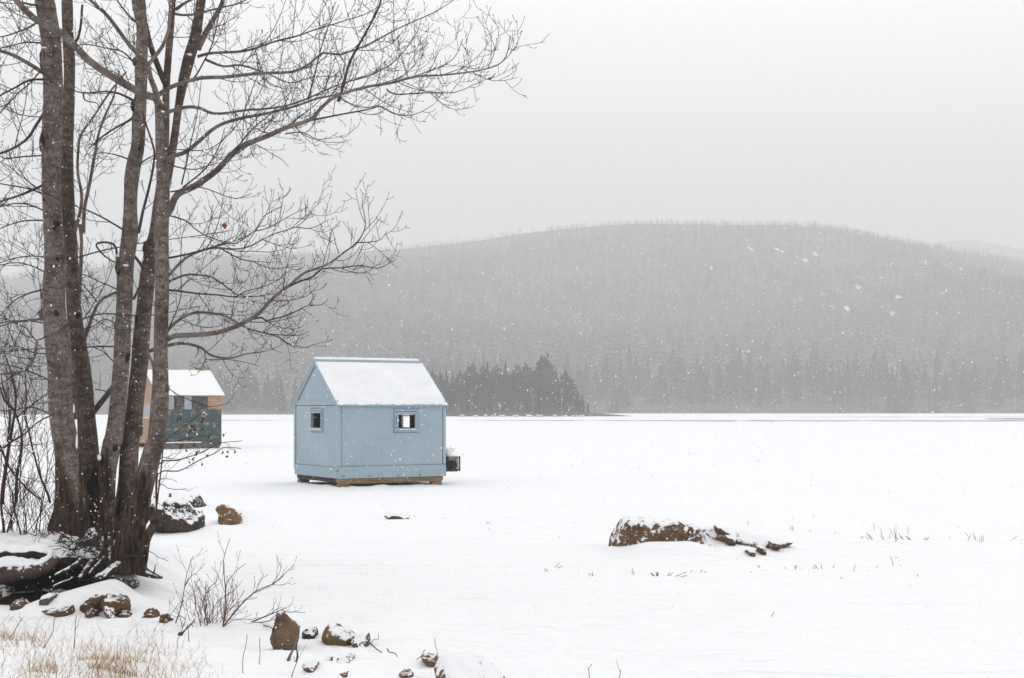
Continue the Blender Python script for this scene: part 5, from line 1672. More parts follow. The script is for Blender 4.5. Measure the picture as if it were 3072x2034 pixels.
for fn, (x, y, rad_, den) in clumps:
    sx, sy = fn(x, y)
    for _ in range(int(66 * den)):
        u, v = st.gauss(0, 0.7), st.gauss(0, 0.5)
        px, py = sx + u * rad_ / 2.24 * 1.3, sy + v * rad_ / 2.24 * 1.3
        Y = (EYE - 0.35) * F / (py + 14 - HOR)
        X = (px - CX) / F * Y
        z = ground_z(X, Y)
        Y2 = (EYE - z) * F / (py + 14 - HOR)
        X = (px - CX) / F * Y2
        z = ground_z(X, Y2)
        blade(np.array([X, Y2, z - 0.01]), st.uniform(0.04, 0.19) * (1.6 if st.random() < 0.14 else 1), st.uniform(0.05, 1.4), st.uniform(0, 6.28), st.uniform(0.0009, 0.0026))
tag(gr.build('dry_grass', M['straw'], smooth_=False), 'dry straw-coloured grass poking through the snow in the near corner', 'grass', kind='stuff')

# ------------------------------------------------------------------ broken reeds on the ice
REEDS = [
    ([(75, 500, 20, -0.6, 2), (100, 475, 40, 0.9, 2), (215, 500, 8, 0.1, 1)], 'three broken reed stalks farthest left in the front row before the long boulder'),
    ([(285, 520, 20, -0.4, 3), (290, 540, 14, 0.9, 1), (475, 505, 20, 0.1, 1), (488, 508, 34, -0.2, 1)], 'few short dark reed stubs in front of the left end of the long boulder'),
    ([(590, 515, 24, 0.2, 5), (600, 515, 30, -0.9, 4), (645, 512, 24, 0.3, 3), (665, 520, 70, 1.0, 3), (735, 500, 22, 1.2, 3), (805, 498, 12, 0.4, 2), (825, 500, 10, 0, 2)], 'tangled little heap of fallen reeds just in front of the long boulder'),
    ([(1040, 465, 50, 1.3, 2), (1100, 475, 20, -0.7, 2), (1050, 503, 8, 0, 1), (1105, 495, 6, .2, 1)], 'two bent reeds lying flat right of the long boulder in the front row'),
    ([(1205, 485, 8, .3, 2), (1258, 485, 24, 0.5, 2), (1275, 485, 24, -0.5, 1), (1345, 480, 24, 0.6, 2), (1388, 483, 30, -0.4, 2), (1440, 478, 20, 0.4, 1), (1540, 495, 36, 0.3, 1), (1475, 525, 12, .6, 1), (1655, 478, 12, .3, 1), (1850, 522, 14, .2, 1), (1610, 492, 6, 0, 1)], 'long sparse row of short reed stubs in the front row right of the boulder'),
    ([(1740, 470, 50, -0.3, 1), (1725, 430, 42, 1.4, 1), (1725, 430, 22, 0.9, 2), (1745, 430, 16, -1.2, 1), (1772, 470, 5, 0, 1)], 'lone reed with a broken cross-shaped head between the two reed rows'),
    ([(1640, 350, 40, -0.8, 4), (1648, 305, 42, -0.1, 1), (1680, 330, 40, 0.0, 1), (1690, 355, 30, -0.5, 2), (1715, 345, 30, 0.3, 1), (1745, 340, 54, -0.3, 3), (1755, 360, 50, 0.1, 2), (1790, 350, 40, -0.8, 4), (1808, 325, 40, 0, 1), (1835, 350, 34, -0.9, 4), (1875, 352, 30, 1.3, 3), (1570, 340, 20, 0.8, 3)], 'tallest and thickest patch of broken reeds in the back row on the right'),
    ([(2090, 355, 44, 0.5, 1), (2110, 340, 40, -0.7, 1), (2140, 350, 36, -.2, 2), (2160, 360, 40, -0.1, 2), (2170, 358, 30, 0, 1), (2040, 350, 16, 1.2, 2), (2010, 345, 6, 0, 1)], 'second patch of reeds in the back row towards the right edge'),
    ([(2290, 355, 50, 1.2, 2), (2255, 380, 8, 1.2, 2), (2350, 372, 8, .5, 1), (2205, 366, 5, 1, 1)], 'few flattened reed scraps at the right edge of the back row'),
    ([(1035, 280, 16, 0, 1), (1085, 285, 12, .8, 1), (1125, 330, 5, .5, 1), (1240, 300, 16, .3, 2), (1270, 305, 24, -0.7, 2), (1330, 315, 10, .4, 1), (1350, 250, 8, .1, 1), (1458, 325, 10, 0, 1), (1595, 270, 8, 0, 1), (1245, 255, 8, 0.6, 1)], 'faint scattered reed tips on the snow behind the tail of the boulder'),
    ([(1140, 728, 30, 0.5, 1), (1150, 730, 24, 1.4, 2)], 'single small reed stub alone on the bare snow near the bottom right'),
    ([(-640, 235, 14, .1, 1), (-655, 235, 10, .3, 1), (-610, 240, 18, 0, 1), (-590, 238, 12, -.4, 1), (-570, 236, 14, -.3, 1)], 'tiny row of reed stubs right of the ochre boulder')]
st = random.Random(15)
for k, (stalks, lab) in enumerate(REEDS):
    x, y = c7(stalks[0][0], stalks[0][1])
    Yb = EYE * F / (y - HOR)
    org = np.array([(x - CX) / F * Yb, Yb, 0.0])
    mb = MB()
    for (x, y, ln, slant, cnt) in stalks:
        for c in range(cnt):
            px, py = c7(x + st.uniform(-10, 10) * (cnt > 1), y + st.uniform(-3, 3))
            Y = EYE * F / (py - HOR)
            p = np.array([(px - CX) / F * Y, Y, 0.0])
            p[2] = ground_z(p[0], p[1]) - 0.03
            L = ln / 1.6087 / F * Y * st.uniform(0.75, 1.1) + 0.03
            s_ = slant + st.uniform(-0.35, 0.35) * (cnt > 1)
            d = np.array([math.sin(s_), st.uniform(-0.3, 0.3), math.cos(s_)])
            q = p + d * L
            mb.tube([p - org, (p + q) / 2 + d * 0.01 - org, q - org], [0.0036, 0.0033, 0.0024], 4, True)
    o = mb.build('broken_reeds', M['reed'], origin=None)
    o.location = org
    tag(o, lab, 'reeds', 'broken reeds on the ice')

# ------------------------------------------------------------------ huts


def panel(mb, W, H, t, hole, fr, flip=False):
    """wall W x H, thickness t, one rectangular hole (a0, a1, b0, b1) or None; fr maps (s, d, z) to a local point"""
    a0, a1, b0, b1 = hole if hole else (W * .4, W * .6, H * .4, H * .6)
    xs, zs = [0, a0, a1, W], [0, b0, b1, H]
    V, Q = [], []

    def v(s, d, z):
        V.append(fr(s, d, z))
        return len(V) - 1
    idx = {}
    for d in (0, 1):
        for i, s in enumerate(xs):
            for j, z in enumerate(zs):
                idx[d, i, j] = v(s, d * t, z)
    for i in range(3):
        for j in range(3):
            if hole and i == 1 and j == 1:
                continue
            Q.append((idx[0, i, j], idx[0, i + 1, j], idx[0, i + 1, j + 1], idx[0, i, j + 1]))
            Q.append((idx[1, i, j], idx[1, i, j + 1], idx[1, i + 1, j + 1], idx[1, i + 1, j]))
    for i in range(3):
        Q.append((idx[0, i, 0], idx[1, i, 0], idx[1, i + 1, 0], idx[0, i + 1, 0]))
        Q.append((idx[0, i, 3], idx[0, i + 1, 3], idx[1, i + 1, 3], idx[1, i, 3]))
        Q.append((idx[0, 0, i], idx[0, 0, i + 1], idx[1, 0, i + 1], idx[1, 0, i]))
        Q.append((idx[0, 3, i], idx[1, 3, i], idx[1, 3, i + 1], idx[0, 3, i + 1]))
    if hole:
        Q += [(idx[0, 1, 1], idx[0, 2, 1], idx[1, 2, 1], idx[1, 1, 1]), (idx[0, 1, 2], idx[1, 1, 2], idx[1, 2, 2], idx[0, 2, 2]),
              (idx[0, 1, 1], idx[1, 1, 1], idx[1, 1, 2], idx[0, 1, 2]), (idx[0, 2, 1], idx[0, 2, 2], idx[1, 2, 2], idx[1, 2, 1])]
    mb.add(V, Q)


def frame_mb(fr, a0, a1, b0, b1, w, d0, d1):
    """rectangular casing of width w outside the opening, from depth d0 to d1"""
    mb = MB()
    for (s0, s1, z0, z1) in ((a0 - w, a1 + w, b1, b1 + w), (a0 - w, a1 + w, b0 - w, b0), (a0 - w, a0, b0, b1), (a1, a1 + w, b0, b1)):
        c = [fr(s, d, z) for s in (s0, s1) for d in (d0, d1) for z in (z0, z1)]
        mb.add(c, [(0, 1, 3, 2), (4, 6, 7, 5), (0, 4, 5, 1), (2, 3, 7, 6), (0, 2, 6, 4), (1, 5, 7, 3)])
    return mb


def slab(mb, fr, s0, s1, d0, d1, z0, z1):
    c = [fr(s, d, z) for s in (s0, s1) for d in (d0, d1) for z in (z0, z1)]
    mb.add(c, [(0, 1, 3, 2), (4, 6, 7, 5), (0, 4, 5, 1), (2, 3, 7, 6), (0, 2, 6, 4), (1, 5, 7, 3)])


class Hut:
    def __init__(self, name, label, cat, corner, Y, theta, px_right, px_left, py_eave):
        self.P0 = at(*corner, Y)
        self.u = np.array([math.cos(theta), math.sin(theta), 0])
        self.v = np.array([-math.sin(theta), math.cos(theta), 0])
        self.L, self.W = self.along(px_right, self.u), self.along(px_left, self.v)
        self.H = EYE - (py_eave - HOR) / F * Y - self.P0[2]
        self.E = empty(name, self.P0, theta)
        tag(self.E, label, cat)

    def along(self, px, d):
        k = (px - CX) / F
        return (k * self.P0[1] - self.P0[0]) / (d[0] - k * d[1])

    def on_long(self, px, py):
        s = self.along(px, self.u)
        Y = self.P0[1] + s * self.u[1]
        return s, EYE - (py - HOR) / F * Y - self.P0[2]

    def on_gable(self, px, py):
        s = self.along(px, self.v)
        Y = self.P0[1] + s * self.v[1]
        return s, EYE - (py - HOR) / F * Y - self.P0[2]


hut = Hut('fishing_hut', 'small pale blue ice-fishing hut with a snowy gable roof, standing on wooden skids', 'hut', c4(722, 1345), 35.1, R(30), c4(1805, 0)[0], c4(283, 0)[0], c4(0, 600)[1])
E, L, W, H = hut.E, hut.L, hut.W, hut.H
RISE = 1.09
fl = lambda s, d, z: (s, d, z)              # long wall facing the viewer: d goes inwards
fg = lambda s, d, z: (d, s, z)              # gable wall facing left
fb = lambda s, d, z: (s, W - d, z)          # long wall at the back
fe = lambda s, d, z: (L - d, s, z)          # gable wall at the right end
tk = 0.03


def rect(f, q):
    (a0, b0), (a1, b1) = f(*c4(q[0], q[1])), f(*c4(q[2], q[3]))
    return min(a0, a1), max(a0, a1), min(b0, b1), max(b0, b1)


wl = rect(hut.on_long, (1325, 697, 1497, 842))
wg = rect(hut.on_gable, (460, 690, 555, 840))
# window in the right end wall, where the view through the front one meets it
def hit_end(px, py):
    d = np.array([(px - CX) / F, 1.0, -(py - HOR) / F])
    o = np.array([0, 0, EYE]) - hut.P0
    t = (L - tk - o @ hut.u) / (d @ hut.u)
    p = o + d * t
    return p @ hut.v, p[2]


(va, za), (vb, zb_) = hit_end(*c4(1363, 832)), hit_end(*c4(1447, 690))
we = (min(va, vb), max(va, vb), za, za + 0.62)
for frm, WW, hole, inner in ((fl, L, wl, 0), (fb, L, None, 0)):
    mb = MB()
    panel(mb, WW, H, tk, hole, frm)
    mb.build('wall', M['paint'], E, smooth_=False)
for frm, hole in ((fg, (wg[0] - tk, wg[1] - tk, wg[2], wg[3])), (fe, (we[0] - tk, we[1] - tk, we[2], we[3]))):
    mb = MB()
    panel(mb, W - 2 * tk, H, tk, hole, lambda s, d, z, f=frm: f(s + tk, d, z))
    mb.build('wall', M['paint'], E, smooth_=False)
# interior: boards lining the walls, floor
mb = MB()
panel(mb, L - 2 * tk - 0.02, H - 0.02, 0.008, (wl[0] - tk - 0.01, wl[1] - tk - 0.01, wl[2], wl[3]), lambda s, d, z: (s + tk + 0.01, tk + 0.003 + d, z))
panel(mb, L - 2 * tk - 0.02, H - 0.02, 0.008, None, lambda s, d, z: (s + tk + 0.01, W - tk - 0.003 - d, z))
panel(mb, W - 2 * tk - 0.04, H - 0.02, 0.008, (wg[0] - tk - 0.02, wg[1] - tk - 0.02, wg[2], wg[3]), lambda s, d, z: (tk + 0.003 + d, s + tk + 0.02, z))
panel(mb, W - 2 * tk - 0.04, H - 0.02, 0.008, (we[0] - tk - 0.02, we[1] - tk - 0.02, we[2], we[3]), lambda s, d, z: (L - tk - 0.003 - d, s + tk + 0.02, z))
mb.box((tk + 0.02, tk + 0.02, 0.03), (L - tk - 0.02, W - tk - 0.02, 0.05))
mb.build('interior_lining', M['interior'], E, smooth_=False)
# gable triangles with a band board under each
for s_, lab in ((0, 'g'), (1, 'e')):
    fr = fg if s_ == 0 else fe
    mb = MB()
    mb.extr([fr(0.02, 0.002, H + 0.002), fr(W - 0.02, 0.002, H + 0.002), fr(W / 2, 0.002, H + RISE - 0.02)], np.array(fr(0, 0.022, 0)) - np.array(fr(0, 0, 0)))
    mb.build('gable', M['paint'], E, smooth_=False)
    mb = MB()
    slab(mb, fr, 0.0, W, -0.018, -0.001, H - 0.02, H + 0.10)
    mb.build('band_board', M['paint'], E, smooth_=False)
    for sg in (0, 1):       # barge boards following the roof slope
        a = np.array([0.0, RISE])
        p0 = (-0.06, H - 0.06 * RISE / (W / 2)) if sg == 0 else (W + 0.06, H - 0.06 * RISE / (W / 2))
        mb = MB()
        wv = 0.085
        mb.extr([fr(p0[0], -0.034, p0[1] - wv), fr(W / 2, -0.034, H + RISE - wv), fr(W / 2, -0.034, H + RISE), fr(p0[0], -0.034, p0[1])], np.array(fr(0, 0.014, 0)) - np.array(fr(0, 0, 0)))
        mb.build('barge_board', M['paint'], E, smooth_=False)
# roof slabs and the snow lying on them
ov, og = 0.065, 0.05
sl = RISE / (W / 2)
for sgn in (0, 1):
    yy = (lambda d: d) if sgn == 0 else (lambda d: W - d)
    mb = MB()
    mb.extr([(-og, yy(-ov), H - ov * sl), (-og, yy(W / 2), H + RISE), (-og, yy(W / 2), H + RISE + 0.035), (-og, yy(-ov), H - ov * sl + 0.035)], (L + 2 * og, 0, 0))
    rf = mb.build('roof', M['paint'], E, smooth_=False)
    nu, nv = 90, 46
    mb = MB()
    top = np.zeros((nu, nv, 3))
    bot = np.zeros((nu, nv, 3))
    for i in range(nu):
        for j in range(nv):
            fu, fv = i / (nu - 1), j / (nv - 1)
            e = min(1.0, fu * 24, (1 - fu) * 24, fv * 16, (1 - fv) * 26)
            x = -og + 0.012 + 0.012 * mnoise.noise((fv * 14, 3 + sgn, 0)) + fu * (L + 2 * og - 0.024)
            d = -ov + 0.004 + 0.034 * mnoise.fractal((fu * 34, sgn * 3.0, 0.5), 1.0, 2.0, 3) * (1 - fv) + fv * (W / 2 + ov - 0.05)
            z = H + d * sl + 0.038
            thick = 0.026 * math.sqrt(max(0.0, e)) * (1 + 0.35 * mnoise.fractal((fu * 9, fv * 6, 7.0 + sgn), 1.0, 2.0, 4))
            bot[i, j] = (x, yy(d), z)
            top[i, j] = (x, yy(d), z + thick)
    ii = (np.arange(nu - 1)[:, None] * nv + np.arange(nv - 1)[None])
    q = np.stack([ii, ii + nv, ii + nv + 1, ii + 1], -1).reshape(-1, 4)
    mb.add(top.reshape(-1, 3), q)
    mb.add(bot.reshape(-1, 3), q[:, ::-1])
    mb.build('roof_snow', M['thin'], rf)
# ridge board with its own cap of snow
mb = MB()
slab(mb, lambda s, d, z: (s, W / 2 + d, H + RISE + z), -og - 0.01, L + og - 0.09, -0.055, 0.055, 0.0, 0.062)
rb = mb.build('ridge_board', M['paint'], E, smooth_=False)
mb = MB()
xs = np.linspace(-og + 0.02, L + og - 0.11, 60)
P = np.array([(x, W / 2 + 0.006 * mnoise.noise((x * 5, 0, 0)), H + RISE + 0.072) for x in xs])
mb.tube(P, [0.052 * (1 + 0.25 * mnoise.fractal((x * 4, 2, 0), 1, 2, 3)) for x in xs], 10, True, lambda i, a, PP: np.ones((len(PP), 1)) * (0.72 + 0.28 * np.abs(np.cos(a))))
mb.build('ridge_snow', M['cap'], rb)
# trim boards
for nm, fr, q in (
        ('corner_board', fl, (-0.004, 0.085, -0.012, -0.002, 0.02, H - 0.05)), ('corner_board', fl, (L - 0.075, L + 0.004, -0.014, -0.002, 0.30, H - 0.05)),
        ('corner_board', fg, (W - 0.09, W + 0.012, -0.02, -0.002, 0.12, H - 0.03)),
        ('skirt_board', fl, (-0.006, L + 0.006, -0.020, -0.013, -0.02, 0.275)), ('skirt_board', fl, (L * 0.30, L + 0.008, -0.028, -0.021, -0.02, 0.12)),
        ('skirt_board', fg, (0.0, W - 0.03, -0.016, -0.002, -0.02, 0.25)), ('eave_board', fl, (0.09, L, -0.016, -0.002, H - 0.045, H - 0.002)),
        ('corner_board', fe, (W - 0.09, W, -0.014, -0.002, 0.02, H - 0.03)), ('eave_board', fb, (0.0, L, -0.016, -0.002, H - 0.045, H - 0.002))):
    mb = MB()
    slab(mb, fr, *q)
    mb.build(nm, M['paint'], E, smooth_=False)
# windows: two stepped casings, jambs, meeting rail and panes
for f, frm, hole, q1, q2 in ((hut.on_long, fl, wl, (1290, 655, 1530, 884), (1312, 678, 1514, 860)), (hut.on_gable, fg, wg, (432, 645, 580, 893), (446, 676, 566, 860))):
    r1, r2 = rect(f, q1), rect(f, q2)
    ins = 0.052
    mb = frame_mb(frm, hole[0] - 0.05, hole[1] + 0.05, hole[2] - 0.05, hole[3] + 0.06, 0.055, -0.020, -0.002)
    wf = mb.build('window', M['paint'], E, smooth_=False)
    mb = frame_mb(frm, hole[0] + 0.002, hole[1] - 0.002, hole[2] + 0.002, hole[3] - 0.002, 0.05, -0.034, -0.021)
    mb.build('casing', M['paint'], wf, smooth_=False)
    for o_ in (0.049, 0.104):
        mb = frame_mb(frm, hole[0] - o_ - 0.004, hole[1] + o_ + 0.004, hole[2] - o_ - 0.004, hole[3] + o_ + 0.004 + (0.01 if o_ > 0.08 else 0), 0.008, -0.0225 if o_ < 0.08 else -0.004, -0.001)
        mb.build('seam_shade', M['beam_dark'], wf, smooth_=False)  # dark strip painting in the shadow line round the casing
    mb = MB()
    slab(mb, frm, hole[0] - 0.085, hole[1] + 0.085, -0.05, -0.036, hole[2] - 0.06, hole[2] - 0.045)
    mb.build('sill', M['paint'], wf, smooth_=False)
mb = frame_mb(fe, we[0], we[1], we[2], we[3], 0.06, -0.02, -0.002)
mb.build('window', M['paint'], E, smooth_=False)
for fr, q in ((fl, (0.088, 0.098, -0.004, -0.001, 0.28, H - 0.05)), (fl, (L - 0.086, L - 0.077, -0.005, -0.001, 0.28, H - 0.05)), (fg, (W - 0.103, W - 0.092, -0.005, -0.001, 0.26, H - 0.03)),
              (fl, (0.0, L, -0.0215, -0.012, 0.2765, 0.2815)), (fg, (0.02, W - 0.11, -0.005, -0.001, H - 0.034, H - 0.0215)), (fg, (0.10, W - 0.12, -0.006, -0.001, 0.252, 0.258))):
    mb = MB()
    slab(mb, fr, *q)
    mb.build('seam_shade', M['beam_dark'], E, smooth_=False)  # dark strips stand in for shade along the board edges
# nail heads along the boards, scuffs, snow caught on sills and skid
nl = MB()
st = random.Random(12)
for i in range(9):
    for z in (0.06, 0.24):
        nl.blob((0.08 + i * (L - 0.16) / 8 + st.uniform(-.02, .02), -0.0215 if z > 0.13 else -0.029, z + st.uniform(-.01, .01)), (0.006, 0.003, 0.006), 4, 6)
for x in (0.04, L * 0.5, L - 0.04):
    for k in range(6):
        nl.blob((x + st.uniform(-.01, .01), -0.004 if x == L * 0.5 else -0.014, 0.35 + k * 0.25), (0.005, 0.003, 0.005), 4, 6)
tag(nl.build('nail_head', M['beam_dark'], E), kind='stuff')
sc_ = MB()
for x, y in ((775, 1325), (1040, 1328), (1545, 1310), (1335, 1310), (715, 1280)):
    a_, b_ = hut.on_long(*c4(x, y))
    for q in range(3):
        sc_.blob((a_ + st.uniform(-.04, .04), -0.0285, b_ + st.uniform(-.03, .03)), (st.uniform(.008, .02), 0.002, st.uniform(.008, .018)), 4, 7, 0.3)
tag(sc_.build('scuff', M['beam_dark'], E), kind='stuff')
for (fr, s0, s1, zz, dd) in ((fl, wl[0] - 0.08, wl[1] + 0.08, wl[2] - 0.043, -0.043), (fg, wg[0] - 0.08, wg[1] + 0.08, wg[2] - 0.043, -0.043)):
    mb = MB()
    xs = np.linspace(s0, s1, 40)
    P = np.array([fr(x, dd, zz + 0.003) for x in xs])
    mb.tube(P, [0.011 * max(0.12, 0.75 + 1.1 * mnoise.fractal((x * 9, zz * 7, 1.0), 1, 2, 3)) for x in xs], 6, True)
    mb.build('sill_snow', M['cap'], E)
# sill snow under the big window lintel
mb = MB()
slab(mb, fl, wl[0] + 0.01, wl[1] - 0.01, 0.004, 0.022, wl[3] - 0.022, wl[3] - 0.004)
mb.build('rim_snow', M['cap'], E, smooth_=False)
# skids, cross beams and blocks


def beam(nm, a, b, mat, axis_=0, ch=0.05):
    mb = MB()
    (x0, y0, z0), (x1, y1, z1) = a, b
    if axis_ == 0:
        pr = [(x0 + ch, y0, z0), (x1 - ch, y0, z0), (x1, y0, z0 + ch), (x1, y0, z1 - ch * .4), (x1 - ch * .4, y0, z1), (x0, y0, z1), (x0, y0, z0 + ch)]
        mb.extr(pr, (0, y1 - y0, 0))
    else:
        pr = [(x0, y0, z0), (x0, y1 - ch, z0), (x0, y1, z0 + ch), (x0, y1, z1), (x0, y0, z1)]
        mb.extr(pr, (x1 - x0, 0, 0))
    return mb.build(nm, M[mat], E, smooth_=False)


beam('skid', (-0.005, 0.015, -0.155), (L - 0.06, 0.135, -0.024), 'beam')
beam('skid', (0.05, W - 0.15, -0.155), (L - 0.06, W - 0.03, -0.024), 'beam')
beam('cross_beam', (0.02, 0.14, -0.13), (0.12, W - 0.155, -0.026), 'beam_dark', 1, 0.0)
beam('cross_beam', (L * .5, 0.14, -0.13), (L * .5 + 0.1, W - 0.155, -0.026), 'beam_dark', 1, 0.0)
beam('cross_beam', (L - 0.2, 0.14, -0.13), (L - 0.1, W - 0.155, -0.026), 'beam_dark', 1, 0.0)
mb = MB()
mb.box((0.02, 0.02, -0.022), (L - 0.02, W - 0.02, 0.0))
mb.build('floor', M['beam_dark'], E, smooth_=False)
gz = -hut.P0[2]
for (x, y, w) in ((0.03, 0.01, 0.27), (L - 0.38, 0.01, 0.27), (0.06, W - 0.2, 0.27), (L - 0.38, W - 0.2, 0.27), (L * .48, W - 0.2, 0.3)):
    mb = MB()
    mb.box((x, y - 0.02, gz - 0.03), (x + w, y + 0.17, -0.157))
    mb.build('block', M['beam'], E, smooth_=False)
# bracket shelf on the right end wall for the crate
mb = MB()
mb.box((L + 0.004, 0.02, 0.085), (L + 0.36, 0.32, 0.10))
mb.build('shelf', M['beam'], E, smooth_=False)

# black plastic crate on that shelf
cr = empty('milk_crate', hut.P0 + hut.u * (L + 0.235) + hut.v * 0.16 + np.array([0, 0, 0.102]), R(30))
tag(cr, 'black plastic milk crate fixed to the right end of the blue hut', 'crate')
mb = MB()
a, hh, t = 0.172, 0.38, 0.013
for sx, sy in ((-1, -1), (1, -1), (1, 1), (-1, 1)):
    mb.box((sx * a - t, sy * a - t, 0), (sx * a + t, sy * a + t, hh))
for z0, z1 in ((0, 0.03), (hh - 0.05, hh - 0.03), (hh - 0.012, hh)):
    for s in (-1, 1):
        mb.box((-a + t, s * a - 0.008, z0), (a - t, s * a + 0.008, z1))
        mb.box((s * a - 0.008, -a + t, z0), (s * a + 0.008, a - t, z1))
mb.box((-a, -a, 0.004), (a, a, 0.012))
for s in (-1, 1):
    for i in range(-5, 6):
        x = i * 0.045
        for dg in (-1, 1):
            z0, z1 = 0.032, hh - 0.052
            xa, xb = x, x + dg * 0.10
            if abs(xa) > a - 0.01 or abs(xb) > a - 0.01:
                continue
            w = 0.007
            mb.extr([(xa - w, s * a - 0.005 * dg, z0), (xa + w, s * a - 0.005 * dg, z0), (xb + w, s * a - 0.005 * dg, z1), (xb - w, s * a - 0.005 * dg, z1)], (0, 0.004, 0))
            mb.extr([(s * a - 0.005 * dg, xa - w, z0), (s * a - 0.005 * dg, xa + w, z0), (s * a - 0.005 * dg, xb + w, z1), (s * a - 0.005 * dg, xb - w, z1)], (0.004, 0, 0))
mb.build('crate_body', M['plast'], cr, smooth_=False)
mb = MB()
mb.blob((0, 0, 0.17), (0.155, 0.155, 0.155), 10, 14, 0.05)
mb.build('contents', M['rootsnow'], cr)
mb = MB()
mb.blob((0, 0, 0.35), (0.14, 0.14, 0.12), 10, 14, 0.12)
mb.blob((-0.05, 0.0, 0.46), (0.10, 0.10, 0.13), 8, 12, 0.2)
o = mb.build('snow_heap', M['cap'], empty('bundle', cr.location, R(30)))
bu = o.parent
tag(bu, 'snow-covered bundle of brush heaped in the black crate', 'bundle')
mb = MB()
st = random.Random(3)
for k in range(12):
    p = np.array([st.uniform(-.1, .06), st.uniform(-.1, .06), st.uniform(.38, .58)])
    d = np.array([st.uniform(-1, 1), st.uniform(-1, 0.3), st.uniform(-.3, .7)])
    d /= np.linalg.norm(d)
    mb.tube([p, p + d * 0.06, p + d * 0.12 + (0, 0, -0.02)], [0.006, 0.006, 0.003], 4, True)
mb.build('brush', M['rag'], bu)

# ------------------------------------------------------------------ the weathered shack farther out
sh = Hut('weathered_shack', 'weathered plywood shack with peeling teal panels and a snowy roof, half hidden behind trunks', 'shack', c5(430, 1262), 68.5, R(29), c5(1312, 0)[0], 398.0, c5(0, 578)[1])
E2, L2, W2, H2 = sh.E, sh.L, sh.W, sh.H
g2l = lambda s, d, z: (s, d, z)
g2g = lambda s, d, z: (d, s, z)
g2b = lambda s, d, z: (s, W2 - d, z)
g2e = lambda s, d, z: (L2 - d, s, z)


def zl(y):
    return sh.on_long(*c5(900, y))[1]


zb0, zb1 = zl(775), zl(590)       # window band
sx = lambda x: sh.on_long(*c5(x, 800))[0]
mb = MB()
slab(mb, g2l, 0.03, L2, 0.0, 0.04, 0.0, zb0)
mb.build('lower_panel', M['teal'], E2, smooth_=False)
mb = MB()
slab(mb, g2l, sx(1122), L2, 0.002, 0.04, zb0 + 0.003, H2)
mb.build('corner_panel', M['plywood'], E2, smooth_=False)
mb = MB()
slab(mb, g2l, 0.03, sx(1120), 0.0, 0.04, zb1, H2)
mb.build('header_board', M['beam_dark'], E2, smooth_=False)
for x0, x1, mt, nm in ((440, 655, 'plexi', 'window'), (660, 690, 'beam_dark', 'post'), (692, 798, 'glass', 'window'), (800, 900, 'plexi', 'window'), (903, 990, 'glass', 'window'), (992, 1118, 'glass', 'window')):
    mb = MB()
    slab(mb, g2l, max(0.03, sx(x0)), sx(x1), 0.012 if mt == 'glass' else 0.006, 0.03, zb0 + 0.003, zb1 - 0.003)
    mb.build(nm, M[mt], E2, smooth_=False)
mb = MB()
slab(mb, g2l, sx(545), sx(1040), -0.03, -0.003, zl(1240), zl(1222))
mb.build('trim', M['white'], E2, smooth_=False)
# left gable wall with its window opening
wz0, wz1 = 1.32, 2.0
mb = MB()
panel(mb, W2 - 0.04, H2, 0.03, (W2 * 0.30, W2 * 0.62, wz0, wz1), lambda s, d, z: (d, s + 0.02, z))
mb.build('wall', M['plywood'], E2, smooth_=False)
mb = MB()
slab(mb, g2g, W2 * 0.30 + 0.025, W2 * 0.62 + 0.015, 0.012, 0.02, wz0 + 0.004, wz1 - 0.004)
mb.build('window', M['plexi'], E2, smooth_=False)
mb = MB()
slab(mb, g2g, W2 * 0.28, W2 * 0.66, -0.03, -0.002, wz0 - 0.06, wz0 - 0.01)
mb.build('sill', M['white'], E2, smooth_=False)
mb = MB()
slab(mb, g2b, 0.0, L2, 0.0, 0.03, 0.0, H2)
mb.build('wall', M['plywood'], E2, smooth_=False)
mb = MB()
slab(mb, g2e, 0.045, W2 - 0.035, 0.0, 0.03, 0.0, H2)
mb.build('wall', M['plywood'], E2, smooth_=False)
RISE2 = EYE - (c5(0, 228)[1] - HOR) / F * (68.5 + 0.5 * W2 * math.cos(R(29))) - sh.P0[2] - H2
for fr in (g2g, g2e):
    mb = MB()
    mb.extr([fr(0.03, 0.003, H2 + 0.002), fr(W2 - 0.03, 0.003, H2 + 0.002), fr(W2 / 2, 0.003, H2 + RISE2 - 0.03)], np.array(fr(0, 0.03, 0)) - np.array(fr(0, 0, 0)))
    mb.build('gable', M['plywood'], E2, smooth_=False)
sl2 = RISE2 / (W2 / 2)
for sgn in (0, 1):
    yy = (lambda d: d) if sgn == 0 else (lambda d: W2 - d)
    mb = MB()
    mb.extr([(-0.05, yy(-0.08), H2 - 0.08 * sl2), (-0.05, yy(W2 / 2), H2 + RISE2), (-0.05, yy(W2 / 2), H2 + RISE2 + 0.04), (-0.05, yy(-0.08), H2 - 0.08 * sl2 + 0.04)], (L2 + 0.22, 0, 0))
    rf = mb.build('roof', M['metal'], E2, smooth_=False)
    mb = MB()
    nu, nv = 40, 24
    V = []
    for i in range(nu):
        for j in range(nv):
            fu, fv = i / (nu - 1), j / (nv - 1)
            e = min(1.0, fu * 12, (1 - fu) * 12, fv * 9, (1 - fv) * 9)
            d = -0.075 + fv * (W2 / 2 + 0.055)
            V.append((-0.04 + fu * (L2 + 0.20), yy(d), H2 + d * sl2 + 0.042 + 0.05 * math.sqrt(e) * (1 + 0.2 * mnoise.noise((fu * 8, fv * 6, sgn)))))
    ii = (np.arange(nu - 1)[:, None] * nv + np.arange(nv - 1)[None])
    mb.add(V, np.stack([ii, ii + nv, ii + nv + 1, ii + 1], -1).reshape(-1, 4))
    mb.build('roof_snow', M['cap'], rf)
mb = MB()
